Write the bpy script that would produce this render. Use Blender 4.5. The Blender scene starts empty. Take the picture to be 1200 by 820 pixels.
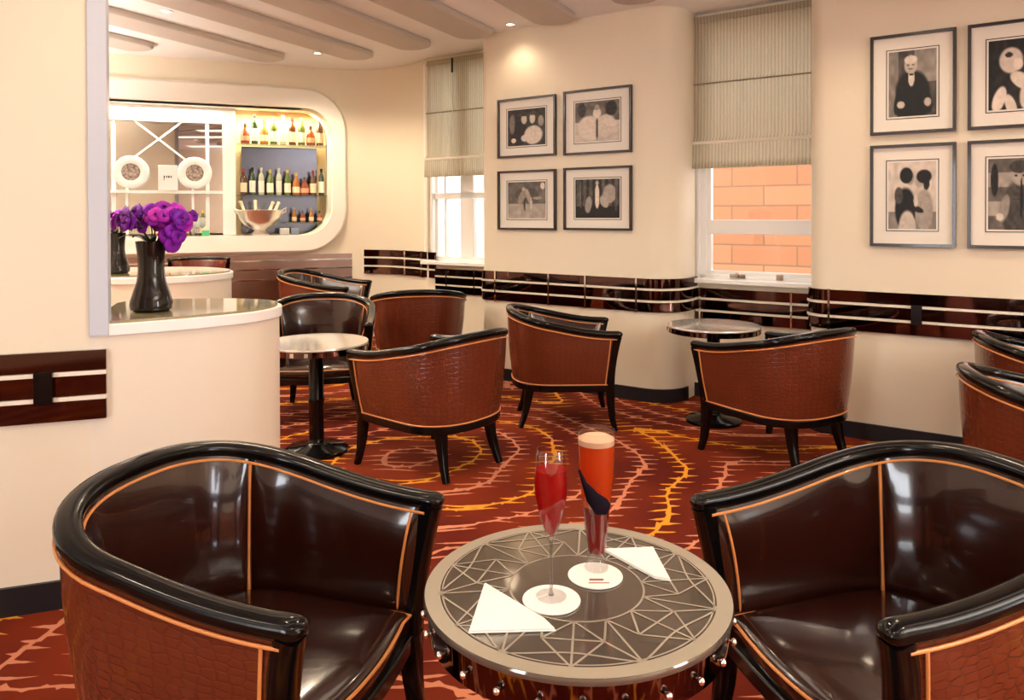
import bpy, bmesh, math, random
from mathutils import Vector, Matrix
PI = math.pi
C = bpy.context.scene.collection
sc = bpy.context.scene

# ------------------------------------------------------------------ camera
FPX, CY, PITCH, ROLL, EYE = 883.2, 258.8, .0097, -.0028, 1.45
cd = bpy.data.cameras.new('camera'); cam = bpy.data.objects.new('camera', cd); C.objects.link(cam)
cd.sensor_width = 36; cd.sensor_fit = 'HORIZONTAL'; cd.lens = FPX/1200*36
cd.shift_y = -(410-CY)/1200; cd.clip_start = .05
fwd = Vector((0, math.cos(PITCH), -math.sin(PITCH))); upv = Vector((0, math.sin(PITCH), math.cos(PITCH)))
rt = Vector((1, 0, 0))*math.cos(ROLL)+upv*math.sin(ROLL); up2 = upv*math.cos(ROLL)-Vector((1, 0, 0))*math.sin(ROLL)
M = Matrix((rt, up2, -fwd)).transposed().to_4x4(); M.translation = Vector((0, 0, EYE)); cam.matrix_world = M
sc.camera = cam
# ------------------------------------------------------------------ colour management, sky, sun
sc.view_settings.view_transform = 'Standard'; sc.view_settings.look = 'None'; sc.view_settings.gamma = 1
sc.view_settings.use_curve_mapping = False
sc.view_settings.exposure = 0.06
W = bpy.data.worlds.new('world'); sc.world = W; W.use_nodes = True
W.node_tree.nodes['Background'].inputs[0].default_value = (.80, .90, 1, 1)
W.node_tree.nodes['Background'].inputs[1].default_value = 2.2

TH = .6113; N = Vector((math.sin(TH), math.cos(TH))); D = Vector((N.y, -N.x))
def SC(s, c, z=None):                                   # point of the window wall's own plan grid
    p = N*c+D*s
    return (p.x, p.y) if z is None else Vector((p.x, p.y, z))
T3 = -.3379; N3 = Vector((math.sin(T3), math.cos(T3))); D3 = Vector((N3.y, -N3.x))
def S3(s, c): p = N3*c+D3*s; return (p.x, p.y)
TB = -.394; NB = Vector((math.sin(TB), math.cos(TB))); DB = Vector((NB.y, -NB.x))
def SB(s, c): p = NB*c+DB*s; return (p.x, p.y)

def lamp(name, kind, loc, energy, color=(1, .82, .6), size=.3, size_y=None, direction=(0, 0, -1), spot=None, blend=.6, parent=None, spread=None):
    l = bpy.data.lights.new(name, kind); l.energy = energy; l.color = color
    if kind == 'AREA':
        l.size = size
        if size_y: l.shape = 'RECTANGLE'; l.size_y = size_y
        if spread: l.spread = spread
    elif kind == 'SPOT': l.spot_size = spot or 2.2; l.spot_blend = blend; l.shadow_soft_size = size
    elif kind == 'POINT': l.shadow_soft_size = size
    elif kind == 'SUN': l.angle = .01
    o = bpy.data.objects.new(name, l); C.objects.link(o); o.location = loc
    o.rotation_euler = Vector(direction).to_track_quat('-Z', 'Y').to_euler()
    return o
lamp('sun', 'SUN', (0, 0, 9), 5.2, (1, .93, .8), direction=(N.x*.5+D.x*.25, N.y*.5+D.y*.25, -.9))
# daylight area lamps at assumed, unseen tall windows behind the camera, for leather highlights
ASSUMED_DAYLIGHT = 120
BACKY = -2.6
ASSUMED_BACK_WINDOWS = [(-4.3, -3.0)]
EASTX = 5.9; ASSUMED_EAST_WINDOW = (-2.0, -.6)
for (xa, xb) in ASSUMED_BACK_WINDOWS:
    lamp('daylight_fill', 'AREA', ((xa+xb)/2, BACKY-.25, 1.25), ASSUMED_DAYLIGHT, (.93, .95, 1), xb-xa, 2.1, (0, 1, 0))
lamp('daylight_fill', 'AREA', (EASTX+.25, sum(ASSUMED_EAST_WINDOW)/2, 1.25), ASSUMED_DAYLIGHT, (.93, .95, 1), 1.4, 2.1, (-1, 0, 0))

for (s_, c_, w_, e_) in ((-1.75, 6.25, 1.1, 13), (-4.6, 6.25, .9, 10)):   # daylight falling through the two windows in view
    lamp('daylight_fill', 'AREA', SC(s_, c_, 2.0), e_, (.96, .98, 1), w_, 1.6, (-N.x, -N.y, -.25))
# ------------------------------------------------------------------ materials
def mat(name, col, rough=.5, metal=0, coat=0, spec=.5, trans=0, ior=1.45, emit=None, es=0):
    m = bpy.data.materials.new(name); m.use_nodes = True
    b = m.node_tree.nodes['Principled BSDF']; I = b.inputs
    I['Base Color'].default_value = (*col, 1); I['Roughness'].default_value = rough; I['Metallic'].default_value = metal
    I['Coat Weight'].default_value = coat; I['Coat Roughness'].default_value = .06; I['Specular IOR Level'].default_value = spec
    I['Transmission Weight'].default_value = trans; I['IOR'].default_value = ior
    if emit: I['Emission Color'].default_value = (*emit, 1); I['Emission Strength'].default_value = es
    return m
class NT:
    def __init__(s, m): s.t = m.node_tree; s.n = s.t.nodes; s.l = s.t.links; s.b = s.n['Principled BSDF']
    def add(s, k, **kw):
        n = s.n.new(k)
        for a, v in kw.items(): setattr(n, a, v)
        return n
    def put(s, sock, v):
        if isinstance(v, bpy.types.NodeSocket): s.l.new(v, sock)
        else: sock.default_value = v
    def m(s, op, a, b=0, c=0):
        n = s.add('ShaderNodeMath', operation=op); s.put(n.inputs[0], a); s.put(n.inputs[1], b)
        if op in ('MULTIPLY_ADD', 'COMPARE', 'SMOOTH_MIN'): s.put(n.inputs[2], c)
        return n.outputs[0]
    def mix(s, f, a, b):
        n = s.add('ShaderNodeMix', data_type='RGBA'); s.put(n.inputs[0], f)
        s.put(n.inputs[6], a if isinstance(a, bpy.types.NodeSocket) else (*a, 1)); s.put(n.inputs[7], b if isinstance(b, bpy.types.NodeSocket) else (*b, 1))
        return n.outputs[2]
    def noise(s, vec, scale, detail=2, rough=.5):
        n = s.add('ShaderNodeTexNoise'); n.inputs['Scale'].default_value = scale; n.inputs['Detail'].default_value = detail; n.inputs['Roughness'].default_value = rough
        if vec: s.l.new(vec, n.inputs['Vector'])
        return n.outputs['Fac']
    def coord(s, k='Object'): return s.add('ShaderNodeTexCoord').outputs[k]
    def bump(s, h, strength=.3, dist=.01):
        n = s.add('ShaderNodeBump'); n.inputs['Strength'].default_value = strength; n.inputs['Distance'].default_value = dist
        s.l.new(h, n.inputs['Height']); s.l.new(n.outputs[0], s.b.inputs['Normal']); return n

def plaster(name, col):
    m = mat(name, col, .55, spec=.3); t = NT(m); nz = t.noise(t.coord(), 6, 3)
    t.l.new(t.mix(t.m('MULTIPLY', nz, .12), col, tuple(c*.86 for c in col)), t.b.inputs['Base Color']); t.bump(t.noise(t.coord(), 60, 2), .04, .004); return m
M_wall = plaster('cream_wall', (.80, .715, .565))
M_ceil = plaster('white_ceiling', (.92, .91, .90))
M_beam = plaster('taupe_ceiling_slat', (.57, .51, .46))
M_white = mat('white_gloss_paint', (.92, .91, .89), .3, coat=.3)
M_mull = mat('pale_grey_paint', (.56, .60, .68), .35)
M_black = mat('black_lacquer', (.003, .0026, .0026), .14, spec=.32)
M_skirt = mat('black_skirting', (.010, .010, .013), .35)
M_chrome = mat('chrome', (.80, .79, .78), .08, 1)
M_silver = mat('silver', (.88, .82, .76), .38, 1)
M_bronze = mat('bronze_mirror', (.115, .060, .050), .05, 1)
M_bronzed = mat('brushed_bronze', (.30, .19, .15), .28, 1)
M_stripe = mat('cream_stripe', (.80, .74, .62), .3)
M_mirror = mat('mirror_glass', (.62, .60, .58), .02, 1)
M_bluemirror = mat('smoky_blue_mirror', (.12, .135, .19), .15, 1)
M_piping = mat('tan_piping', (.62, .24, .07), .45, coat=.2)
M_pipe2 = mat('pale_piping', (.62, .33, .17), .45, coat=.2)
M_paper = mat('white_paper', (.85, .84, .82), .8)
M_mat = mat('picture_mount', (.80, .76, .68), .8)
M_pframe = mat('dark_frame_wood', (.022, .012, .008), .3, coat=.3)
M_vase = mat('black_glass_vase', (.010, .007, .006), .08, spec=.5)
M_leaf = mat('dark_leaf', (.02, .035, .012), .4)
M_granite = mat('olive_stone_top', (.30, .25, .13), .06, coat=.6); t = NT(M_granite); t.l.new(t.mix(t.noise(t.coord(), 60, 4, .7), (.16, .13, .07), (.42, .36, .22)), t.b.inputs['Base Color'])
M_lampglow = mat('lamp_glow', (1, .9, .7), .5, emit=(1, .86, .62), es=6)

def leather(name, col, col2, croc, rough=.18, coat=.7):
    m = mat(name, col, rough, coat=coat, spec=.5); t = NT(m); uv = t.coord('UV')
    nz = t.noise(uv, 5, 3, .6)
    t.l.new(t.mix(nz, col, col2), t.b.inputs['Base Color'])
    if croc:
        mp = t.add('ShaderNodeMapping'); mp.inputs['Scale'].default_value = (27, 38, 1); t.l.new(uv, mp.inputs[0])
        v = t.add('ShaderNodeTexVoronoi', feature='DISTANCE_TO_EDGE', voronoi_dimensions='2D'); v.inputs['Scale'].default_value = 1; v.inputs['Randomness'].default_value = .55
        t.l.new(mp.outputs[0], v.inputs['Vector'])
        e = t.m('MINIMUM', v.outputs['Distance'], .16); e = t.m('MULTIPLY', e, 6)
        t.l.new(t.mix(e, tuple(c*.68 for c in col), t.mix(nz, col, col2)), t.b.inputs['Base Color'])
        t.bump(e, .34, .0025)
    else: t.bump(t.noise(uv, 9, 4, .55), .10, .006)
    return m
M_croc = leather('croc_leather', (.150, .029, .011), (.098, .018, .007), True, .26, .4)
M_leather = leather('oxblood_leather', (.026, .0055, .0028), (.014, .0035, .0022), False, .17, .55)

def fabric():
    m = mat('striped_blind_fabric', (.5, .46, .36), .85, spec=.1); t = NT(m); uv = t.coord('UV')
    sp = t.add('ShaderNodeSeparateXYZ'); t.l.new(uv, sp.inputs[0])
    w = t.m('SINE', t.m('MULTIPLY', t.m('ADD', sp.outputs[0], t.m('MULTIPLY', t.noise(uv, 30, 2), .004)), 2*PI/.026)); f = t.m('MULTIPLY_ADD', w, .5, .5)
    g = t.m('MULTIPLY', t.noise(uv, 90, 3, .7), .5)
    t.l.new(t.mix(t.m('ADD', t.m('MULTIPLY', f, .7), t.m('SUBTRACT', g, .25)), (.36, .31, .21), (.66, .60, .46)), t.b.inputs['Base Color'])
    tr = t.add('ShaderNodeBsdfTranslucent'); tr.inputs[0].default_value = (.7, .62, .45, 1)
    mx = t.add('ShaderNodeMixShader'); mx.inputs[0].default_value = .18
    t.l.new(t.b.outputs[0], mx.inputs[1]); t.l.new(tr.outputs[0], mx.inputs[2]); t.l.new(mx.outputs[0], t.n['Material Output'].inputs[0])
    return m
M_fabric = fabric()

def clear(name, tint=(1, 1, 1), gloss=.12, rough=.02, fres=1.45, density=1.0):
    m = bpy.data.materials.new(name); m.use_nodes = True; n = m.node_tree.nodes; l = m.node_tree.links; n.clear()
    o = n.new('ShaderNodeOutputMaterial'); tr = n.new('ShaderNodeBsdfTransparent'); tr.inputs[0].default_value = (*tint, 1)
    g = n.new('ShaderNodeBsdfGlossy'); g.inputs['Roughness'].default_value = rough
    lw = n.new('ShaderNodeLayerWeight'); lw.inputs[0].default_value = .5
    p = n.new('ShaderNodeMath'); p.operation = 'POWER'; l.new(lw.outputs['Facing'], p.inputs[0]); p.inputs[1].default_value = 3
    q = n.new('ShaderNodeMath'); q.operation = 'MULTIPLY_ADD'; l.new(p.outputs[0], q.inputs[0]); q.inputs[1].default_value = fres-1; q.inputs[2].default_value = .05
    mx = n.new('ShaderNodeMixShader'); l.new(q.outputs[0], mx.inputs[0]); l.new(tr.outputs[0], mx.inputs[1]); l.new(g.outputs[0], mx.inputs[2]); l.new(mx.outputs[0], o.inputs[0]); return m
def liquid(name, tint, col, body=.55):
    m = clear(name, tint, fres=1.35); n = m.node_tree.nodes; l = m.node_tree.links; out = n['Material Output']; first = out.inputs[0].links[0].from_socket
    df = n.new('ShaderNodeBsdfDiffuse'); df.inputs[0].default_value = (*col, 1); tl = n.new('ShaderNodeBsdfTranslucent'); tl.inputs[0].default_value = (*col, 1)
    a_ = n.new('ShaderNodeMixShader'); a_.inputs[0].default_value = .6; l.new(df.outputs[0], a_.inputs[1]); l.new(tl.outputs[0], a_.inputs[2])
    mx = n.new('ShaderNodeMixShader'); mx.inputs[0].default_value = body; l.new(first, mx.inputs[1]); l.new(a_.outputs[0], mx.inputs[2]); l.new(mx.outputs[0], out.inputs[0]); return m
M_glass = clear('window_glass', fres=1.3)
M_shelfglass = clear('shelf_glass', (.72, .82, .78))
M_stem = clear('glass_stem', (.80, .80, .80), fres=2.6)
M_clear = clear('drinking_glass', (.95, .95, .95), fres=1.5)

def carpet():
    m = mat('thorn_pattern_carpet', (.3, .04, .01), .92, spec=.15); t = NT(m); co = t.coord('Object')
    sp = t.add('ShaderNodeSeparateXYZ'); t.l.new(co, sp.inputs[0]); X, Y = sp.outputs[0], sp.outputs[1]
    # distorted plan coordinates, rings around irregular medallions
    def dist(cx, cy, sx=1, sy=1):
        a = t.m('MULTIPLY', t.m('SUBTRACT', X, cx), sx); b = t.m('MULTIPLY', t.m('SUBTRACT', Y, cy), sy)
        return t.m('SQRT', t.m('ADD', t.m('MULTIPLY', a, a), t.m('MULTIPLY', b, b)))
    cs = [(-.62, 4.5), (-1.9, 6.6), (1.9, 6.2), (-.9, .6), (-3.4, 3.0), (2.9, 2.4)]
    F = None
    for c in cs:
        d = dist(*c)
        F = d if F is None else t.m('SMOOTH_MIN', F, d, .35)
    wob = t.m('MULTIPLY', t.m('SUBTRACT', t.noise(co, 1.1, 1), .5), .45)
    wob2 = t.m('MULTIPLY', t.m('SUBTRACT', t.noise(co, 9, 2), .5), .05)
    F = t.m('ADD', t.m('ADD', F, wob), wob2)
    P = .235
    q = t.m('DIVIDE', t.m('ADD', F, 3), P); fr = t.m('FRACT', q); idx = t.m('FLOOR', q)
    sd = t.m('SUBTRACT', fr, .5); dq = t.m('MULTIPLY', t.m('ABSOLUTE', sd), P)
    side = t.m('GREATER_THAN', sd, 0)
    # thorns: narrow triangles pointing away from the line, spaced along Y (they lie along X)
    n2 = t.m('MULTIPLY', t.noise(co, 2.5, 1), 1.5)
    tri = t.m('PINGPONG', t.m('ADD', t.m('ADD', t.m('MULTIPLY', Y, 11), n2), t.m('MULTIPLY', side, .5)), .5)
    thorn = t.m('MAXIMUM', t.m('SUBTRACT', 1, t.m('MULTIPLY', tri, 7)), 0)
    tri2 = t.m('PINGPONG', t.m('ADD', t.m('ADD', t.m('MULTIPLY', X, 9), n2), t.m('MULTIPLY', side, .5)), .5)
    thorn2 = t.m('MAXIMUM', t.m('SUBTRACT', 1, t.m('MULTIPLY', tri2, 7)), 0)
    amp = t.m('MULTIPLY', t.noise(co, 5, 1), .15)
    wth = t.m('ADD', t.m('ADD', .0100, t.m('MULTIPLY', thorn, amp)), t.m('MULTIPLY', thorn2, t.m('MULTIPLY', amp, .22)))
    line = t.m('MULTIPLY', t.m('SUBTRACT', wth, dq), 260); line = t.m('MINIMUM', t.m('MAXIMUM', line, 0), 1)
    # colours: wine to rust ground, pink or amber lines
    big = t.noise(co, .9, 2); bg = t.m('MINIMUM', t.m('MAXIMUM', t.m('MULTIPLY', t.m('SUBTRACT', big, .38), 4), 0), 1)
    ground = t.mix(bg, (.105, .0085, .0035), (.27, .033, .007))
    hue = t.m('SINE', t.m('MULTIPLY', idx, 2.4)); hue = t.m('GREATER_THAN', t.m('ADD', hue, t.m('MULTIPLY', t.m('SUBTRACT', big, .5), 3)), .35)
    lc = t.mix(hue, (.72, .27, .15), (.88, .36, .03))
    fib = t.noise(co, 350, 2)
    colr = t.mix(line, ground, lc); colr = t.mix(t.m('MULTIPLY', fib, .35), colr, (.05, .01, .005))
    t.l.new(colr, t.b.inputs['Base Color']); t.bump(fib, .25, .004)
    return m
M_carpet = carpet()

def brick():
    m = mat('peach_brick', (.8, .45, .25), .85); t = NT(m); co = t.coord('UV')
    b = t.add('ShaderNodeTexBrick'); b.inputs['Scale'].default_value = 1
    b.inputs['Color1'].default_value = (.66, .33, .18, 1); b.inputs['Color2'].default_value = (.58, .25, .13, 1); b.inputs['Mortar'].default_value = (.36, .19, .11, 1)
    b.inputs['Mortar Size'].default_value = .008; b.inputs['Brick Width'].default_value = .62; b.inputs['Row Height'].default_value = .19
    t.l.new(co, b.inputs['Vector']); t.l.new(b.outputs[0], t.b.inputs['Base Color']); return m
M_brick = brick()
M_outwhite = mat('white_render_outside', (.85, .84, .80), .8)

# ------------------------------------------------------------------ mesh helpers
def finish(name, V, F, m, parent=None, smooth=True, uv=None, bevel=0, mats=None, fm=None, kind=None, sub=0):
    me = bpy.data.meshes.new(name); me.from_pydata([tuple(v) for v in V], [], F)
    if uv:
        ul = me.uv_layers.new(name='UVMap')
        for p in me.polygons:
            for li in p.loop_indices: ul.data[li].uv = uv[me.loops[li].vertex_index]
    for x in (mats or [m]): me.materials.append(x)
    if fm:
        for p, i in zip(me.polygons, fm): p.material_index = i
    bm = bmesh.new(); bm.from_mesh(me); bmesh.ops.recalc_face_normals(bm, faces=bm.faces); bm.to_mesh(me); bm.free()
    if smooth:
        for p in me.polygons: p.use_smooth = True
        me.set_sharp_from_angle(angle=.75)
    o = bpy.data.objects.new(name, me); C.objects.link(o); o.parent = parent
    if bevel:
        b = o.modifiers.new('bevel', 'BEVEL'); b.width = bevel; b.segments = 2; b.limit_method = 'ANGLE'
    if sub: q = o.modifiers.new('sub', 'SUBSURF'); q.levels = sub; q.render_levels = sub
    if kind: o['kind'] = kind
    return o
class MB:
    def __init__(s): s.V = []; s.F = []; s.U = []; s.fm = []; s.cur = 0
    def add(s, V, F, U=None):
        b = len(s.V); s.V += [Vector(v) for v in V]; s.F += [tuple(i+b for i in f) for f in F]; s.U += U or [(v[0], v[1]) for v in V]; s.fm += [s.cur]*len(F)
    def box(s, c, d, rz=0, M=None):
        x, y, z = [k/2 for k in d]; V = [Vector((a*x, b*y, e*z)) for a in (-1, 1) for b in (-1, 1) for e in (-1, 1)]
        R = Matrix.Rotation(rz, 3, 'Z') if M is None else M
        s.add([R @ v+Vector(c) for v in V], [(0, 1, 3, 2), (4, 6, 7, 5), (0, 4, 5, 1), (2, 3, 7, 6), (0, 2, 6, 4), (1, 5, 7, 3)])
    def lathe(s, prof, c=(0, 0, 0), n=32, M=None):
        V = []; F = []; U = []
        for i, (r, z) in enumerate(prof):
            for k in range(n): a = 2*PI*k/n; V.append(Vector((r*math.cos(a), r*math.sin(a), z))); U.append((k/n, z))
        for i in range(len(prof)-1):
            for k in range(n): F.append((i*n+k, i*n+(k+1) % n, (i+1)*n+(k+1) % n, (i+1)*n+k))
        if prof[0][0] > 1e-5: F.append(tuple(range(n)))
        if prof[-1][0] > 1e-5: F.append(tuple((len(prof)-1)*n+k for k in range(n)))
        if M: V = [M @ v for v in V]
        s.add([v+Vector(c) for v in V], F, U)
    def sweep(s, P, w, h=None, n=10, closed=False, ex=2.0, up=(0, 0, 1)):
        P = [Vector(p) for p in P]; h = h or w; V = []; F = []; U = []; L = 0; up = Vector(up)
        W_ = w if isinstance(w, (list, tuple)) else [w]*len(P); H_ = h if isinstance(h, (list, tuple)) else [h]*len(P)
        for i, p in enumerate(P):
            a = P[(i-1) % len(P)] if (closed or i) else p; b = P[(i+1) % len(P)] if (closed or i < len(P)-1) else p
            tg = (b-a).normalized(); sd = tg.cross(up)
            if sd.length < .05: sd = tg.cross(Vector((1, 0, 0)))
            sd.normalize(); u2 = sd.cross(tg)
            if i: L += (p-P[i-1]).length
            for k in range(n):
                th = 2*PI*(k+.5)/n; cx = math.copysign(abs(math.cos(th))**(2/ex), math.cos(th)); cy = math.copysign(abs(math.sin(th))**(2/ex), math.sin(th))
                V.append(p+sd*cx*W_[i]/2+u2*cy*H_[i]/2); U.append((L, k/n*(W_[i]+H_[i])))
        m = len(P)
        for i in range(m if closed else m-1):
            for k in range(n): F.append((i*n+k, i*n+(k+1) % n, ((i+1) % m)*n+(k+1) % n, ((i+1) % m)*n+k))
        if not closed: F.append(tuple(range(n))); F.append(tuple((m-1)*n+k for k in range(n)))
        s.add(V, F, U)
    def prism(s, poly, z0, z1):
        n = len(poly); V = [(x, y, z0) for x, y in poly]+[(x, y, z1) for x, y in poly]
        s.add(V, [tuple(range(n)), tuple(range(n, 2*n))]+[(i, (i+1) % n, (i+1) % n+n, i+n) for i in range(n)])
    def grid(s, rows, uvs=None, closed=False):
        m = len(rows[0]); V = [v for r in rows for v in r]; F = []
        for i in range(len(rows)-1):
            for k in range(m if closed else m-1): F.append((i*m+k, i*m+(k+1) % m, (i+1)*m+(k+1) % m, (i+1)*m+k))
        s.add(V, F, [u for r in uvs for u in r] if uvs else None)
    def sphere(s, c, r, n=12, sq=(1, 1, 1), M=None):
        pr = [(r*math.sin(PI*i/n), -r*math.cos(PI*i/n)) for i in range(n+1)]; pr[0] = (0, -r); pr[-1] = (0, r)
        MM = Matrix.Diagonal(sq); 
        if M: MM = M @ MM
        s.lathe([(max(a, 1e-6), b) for a, b in pr], c, n*2-4, MM)
    def build(s, name, m, parent=None, **k): return finish(name, s.V, s.F, m, parent, uv=s.U, fm=s.fm if k.get('mats') else None, **k)
def tag(o, label, cat, group=None, kind=None):
    o['label'] = label; o['category'] = cat
    if group: o['group'] = group
    if kind: o['kind'] = kind
    return o
def empty(name, loc, rz, label, cat, group=None):
    o = bpy.data.objects.new(name, None); C.objects.link(o); o.location = loc; o.rotation_euler = (0, 0, rz); o.empty_display_size = .1
    return tag(o, label, cat, group)
def dup(root, loc, rz, label=None, group=None, scale=None):
    r = root.copy(); C.objects.link(r); r.location = loc; r.rotation_euler = (0, 0, rz)
    if label: r['label'] = label
    if group: r['group'] = group
    if scale: r.scale = scale
    for ch in [c for c in bpy.data.objects if c.parent == root]:
        c = ch.copy(); C.objects.link(c); c.parent = r
        for g in [x for x in bpy.data.objects if x.parent == ch]:
            d = g.copy(); C.objects.link(d); d.parent = c
    return r
def offset_path(P, d, closed=False):                    # d > 0: towards the right-hand side of travel (the room)
    out = []; n = len(P)
    for i in range(n):
        a = Vector(P[(i-1) % n] if (closed or i) else P[i]); b = Vector(P[(i+1) % n] if (closed or i < n-1) else P[i]); p = Vector(P[i])
        if (closed or 0 < i < n-1):
            e1 = (p-a).normalized(); e2 = (b-p).normalized(); n1 = Vector((e1.y, -e1.x)); n2 = Vector((e2.y, -e2.x)); nn = (n1+n2).normalized(); k = 1/max(.4, nn.dot(n1))
        else: e = (b-a).normalized(); nn = Vector((e.y, -e.x)); k = 1
        q = p+nn*d*k; out.append((q.x, q.y))
    return out
def ribbon(mb, P, d0, d1, z0, z1):                      # solid strip following a plan path
    A = offset_path(P, d0); B = offset_path(P, d1); L = 0; rows = []; us = []
    for i in range(len(P)):
        if i: L += (Vector(P[i])-Vector(P[i-1])).length
        rows.append([(*B[i], z0), (*B[i], z1), (*A[i], z1), (*A[i], z0)]); us.append([(L, z0), (L, z1), (L, z1), (L, z0)])
    mb.grid(rows, us, closed=True)
    b = len(mb.V); mb.F.append((b-4, b-3, b-2, b-1)); a = b-4*len(P); mb.F.append((a, a+1, a+2, a+3)); mb.fm += [mb.cur]*2
def arc(cs, cc, r, a0, a1, n, f=SC):                    # arc in a wall's own s,c grid
    return [f(cs+r*math.cos(a0+(a1-a0)*i/n), cc+r*math.sin(a0+(a1-a0)*i/n)) for i in range(n+1)]

# ------------------------------------------------------------------ the room
CEIL = 3.03
PLATE = [(-8, BACKY-.2), (6.9, BACKY-.2), SC(4.2, 5.95), SC(-5.3, 5.95), (-1.3, 8.45), (-1.9, 8.75), (-8, 8.75)]
fl = MB(); fl.prism(PLATE, -.1, 0); fl.build('floor', M_carpet, kind='structure', smooth=False)
bf = MB(); bf.prism([(-7.5, 5.6), (-2.4, 6.25), (-1.3, 6.75), (-1.22, 7.98), (-2.0, 8.4), (-7.5, 6.2)], 0, .13); bf.build('floor_bar', M_carpet, kind='structure', smooth=False)
# window-side walls, from left to right as seen from the room
bar_l = [SB(-4.0, 8.33)]
cove = [SB(1.62, 8.33), (-1.62, 8.29), (-1.36, 8.20), (-1.15, 8.05), (-1.0, 7.9), (-.90, 7.76)]
w1_in = SC(-5.12, 5.80)
pier = [SC(-4.08, 5.80), SC(-4.08, 5.42)]+arc(-4.0, 5.41, .08, PI, 1.5*PI, 6)[1:]+arc(-2.50, 5.58, .25, 1.5*PI, 2*PI, 12)+[SC(-2.25, 5.75)]
right = [SC(-1.27, 5.75)]+arc(-1.15, 5.36, .12, PI, 1.5*PI, 8)+[SC(3.4, 5.24)]
def wallsolid(name, P, z0, z1, th=.12):
    mb = MB(); ribbon(mb, P, -th, 0, z0, z1); return mb.build(name, M_wall, kind='structure')
wallsolid('wall_bar', [SB(1.4, 8.33)]+cove[1:]+[w1_in], 0, CEIL)
wallsolid('wall_center', pier, 0, CEIL, .06)
wallsolid('wall_right', right, 0, CEIL, .1)
SILL = .93
wallsolid('wall_under_window', [SC(-2.25, 5.75), SC(-1.27, 5.75)], 0, SILL, .2)
wallsolid('wall_under_far_window', [w1_in, SC(-4.08, 5.80)], 0, SILL+.04, .2)
mb = MB(); ribbon(mb, [SC(-2.25, 5.80), SC(-1.2, 5.80)], -.2, 0, 2.98, CEIL); ribbon(mb, [w1_in, SC(-4.08, 5.84)], -.2, 0, 2.98, CEIL); mb.build('wall_window_heads', M_wall, kind='structure')
e1 = SC(3.4, 5.24)
mb = MB(); ribbon(mb, [e1, (EASTX, 1.5)], -.1, 0, 0, CEIL)
for (ya, yb, za, zb_) in ((ASSUMED_EAST_WINDOW[1], 1.5, 0, CEIL), (BACKY, ASSUMED_EAST_WINDOW[0], 0, CEIL), (*ASSUMED_EAST_WINDOW, 0, .2), (*ASSUMED_EAST_WINDOW, 2.3, CEIL)): mb.box((EASTX+.05, (ya+yb)/2, (za+zb_)/2), (.1, yb-ya, zb_-za))  # wall pieces around the assumed, unseen east window opening
mb.build('wall_east', M_wall, kind='structure', smooth=False)
mb = MB()
xs = [5.9]+[v for w in reversed(ASSUMED_BACK_WINDOWS) for v in reversed(w)]+[-8]
for i in range(0, len(xs), 2): mb.box(((xs[i]+xs[i+1])/2, BACKY-.1, CEIL/2), (xs[i]-xs[i+1], .2, CEIL))
for (a, b) in ASSUMED_BACK_WINDOWS: mb.box(((a+b)/2, BACKY-.1, .1), (b-a, .2, .2)); mb.box(((a+b)/2, BACKY-.1, 2.665), (b-a, .2, .73))  # wall below and above the assumed, unseen window opening
mb.build('wall_back', M_wall, kind='structure', smooth=False)
wallsolid('wall_west', [(-7.6, BACKY), (-7.6, 6.5)], 0, CEIL)
# bar wall with its rounded opening
def rrect(s0, s1, z0, z1, r, n=10):
    P = []
    for (cx, cz, a) in ((s1-r, z1-r, 0), (s0+r, z1-r, PI/2), (s0+r, z0+r, PI), (s1-r, z0+r, 1.5*PI)):
        for i in range(n+1): th = a+PI/2*i/n; P.append((cx+r*math.cos(th), cz+r*math.sin(th)))
    return P
def wall_with_hole(name, s0, s1, z0, z1, hole, c0, c1, m):
    # outer rectangle sampled by direction from the hole's centre, so that faces are simple quads
    hc = (sum(p[0] for p in hole)/len(hole), sum(p[1] for p in hole)/len(hole)); out = []
    for p in hole:
        dx, dz = p[0]-hc[0], p[1]-hc[1]; k = min(((s1-hc[0])/dx if dx > 0 else (s0-hc[0])/dx) if abs(dx) > 1e-6 else 1e9, ((z1-hc[1])/dz if dz > 0 else (z0-hc[1])/dz) if abs(dz) > 1e-6 else 1e9)
        out.append((hc[0]+dx*k, hc[1]+dz*k))
    rows = []
    for ring, c in ((out, c1), (out, c0), (hole, c0), (hole, c1)): rows.append([(*SB(p[0], c), p[1]) for p in ring])
    mb = MB(); mb.grid(rows, closed=True)
    for i in range(len(out)):                            # fill the corners
        p, q = out[i], out[(i+1) % len(out)]
        for (a, b) in ((s0, z0), (s1, z0), (s1, z1), (s0, z1)):
            on_s = lambda t: abs(t[0]-a) < 1e-4; on_z = lambda t: abs(t[1]-b) < 1e-4
            if (on_s(p) and on_z(q) and not on_z(p)) or (on_z(p) and on_s(q) and not on_z(q)):
                mb.add([(*SB(v[0], c0), v[1]) for v in ((a, b), p, q)], [(0, 1, 2)])
    return mb.build(name, m, kind='structure')
HOLE = rrect(-2.2, 1.335, 1.228, 2.585, .30)
wall_with_hole('wall_back_bar', -4.4, 1.60, 0, CEIL, HOLE, 8.33, 8.50, M_wall)
def ring_solid(mb, A, B, c0, c1):
    mb.grid([[(*SB(p[0], c), p[1]) for p in R] for R, c in ((A, c1), (A, c0), (B, c0), (B, c1))], closed=True)
mb = MB(); O = rrect(-2.45, 1.50, 1.035, 2.80, .46); I2 = rrect(-2.2, 1.335, 1.228, 2.585, .30)
Om = rrect(-2.42, 1.47, 1.065, 2.77, .43)
mb.grid([[(*SB(p[0], c), p[1]) for p in R] for R, c in ((O, 8.33), (O, 8.29), (Om, 8.25), (I2, 8.25), (I2, 8.70))], closed=True)
tr = mb.build('trim_1', plaster('cream_bar_surround', (.90, .86, .78)), kind='structure')
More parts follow.
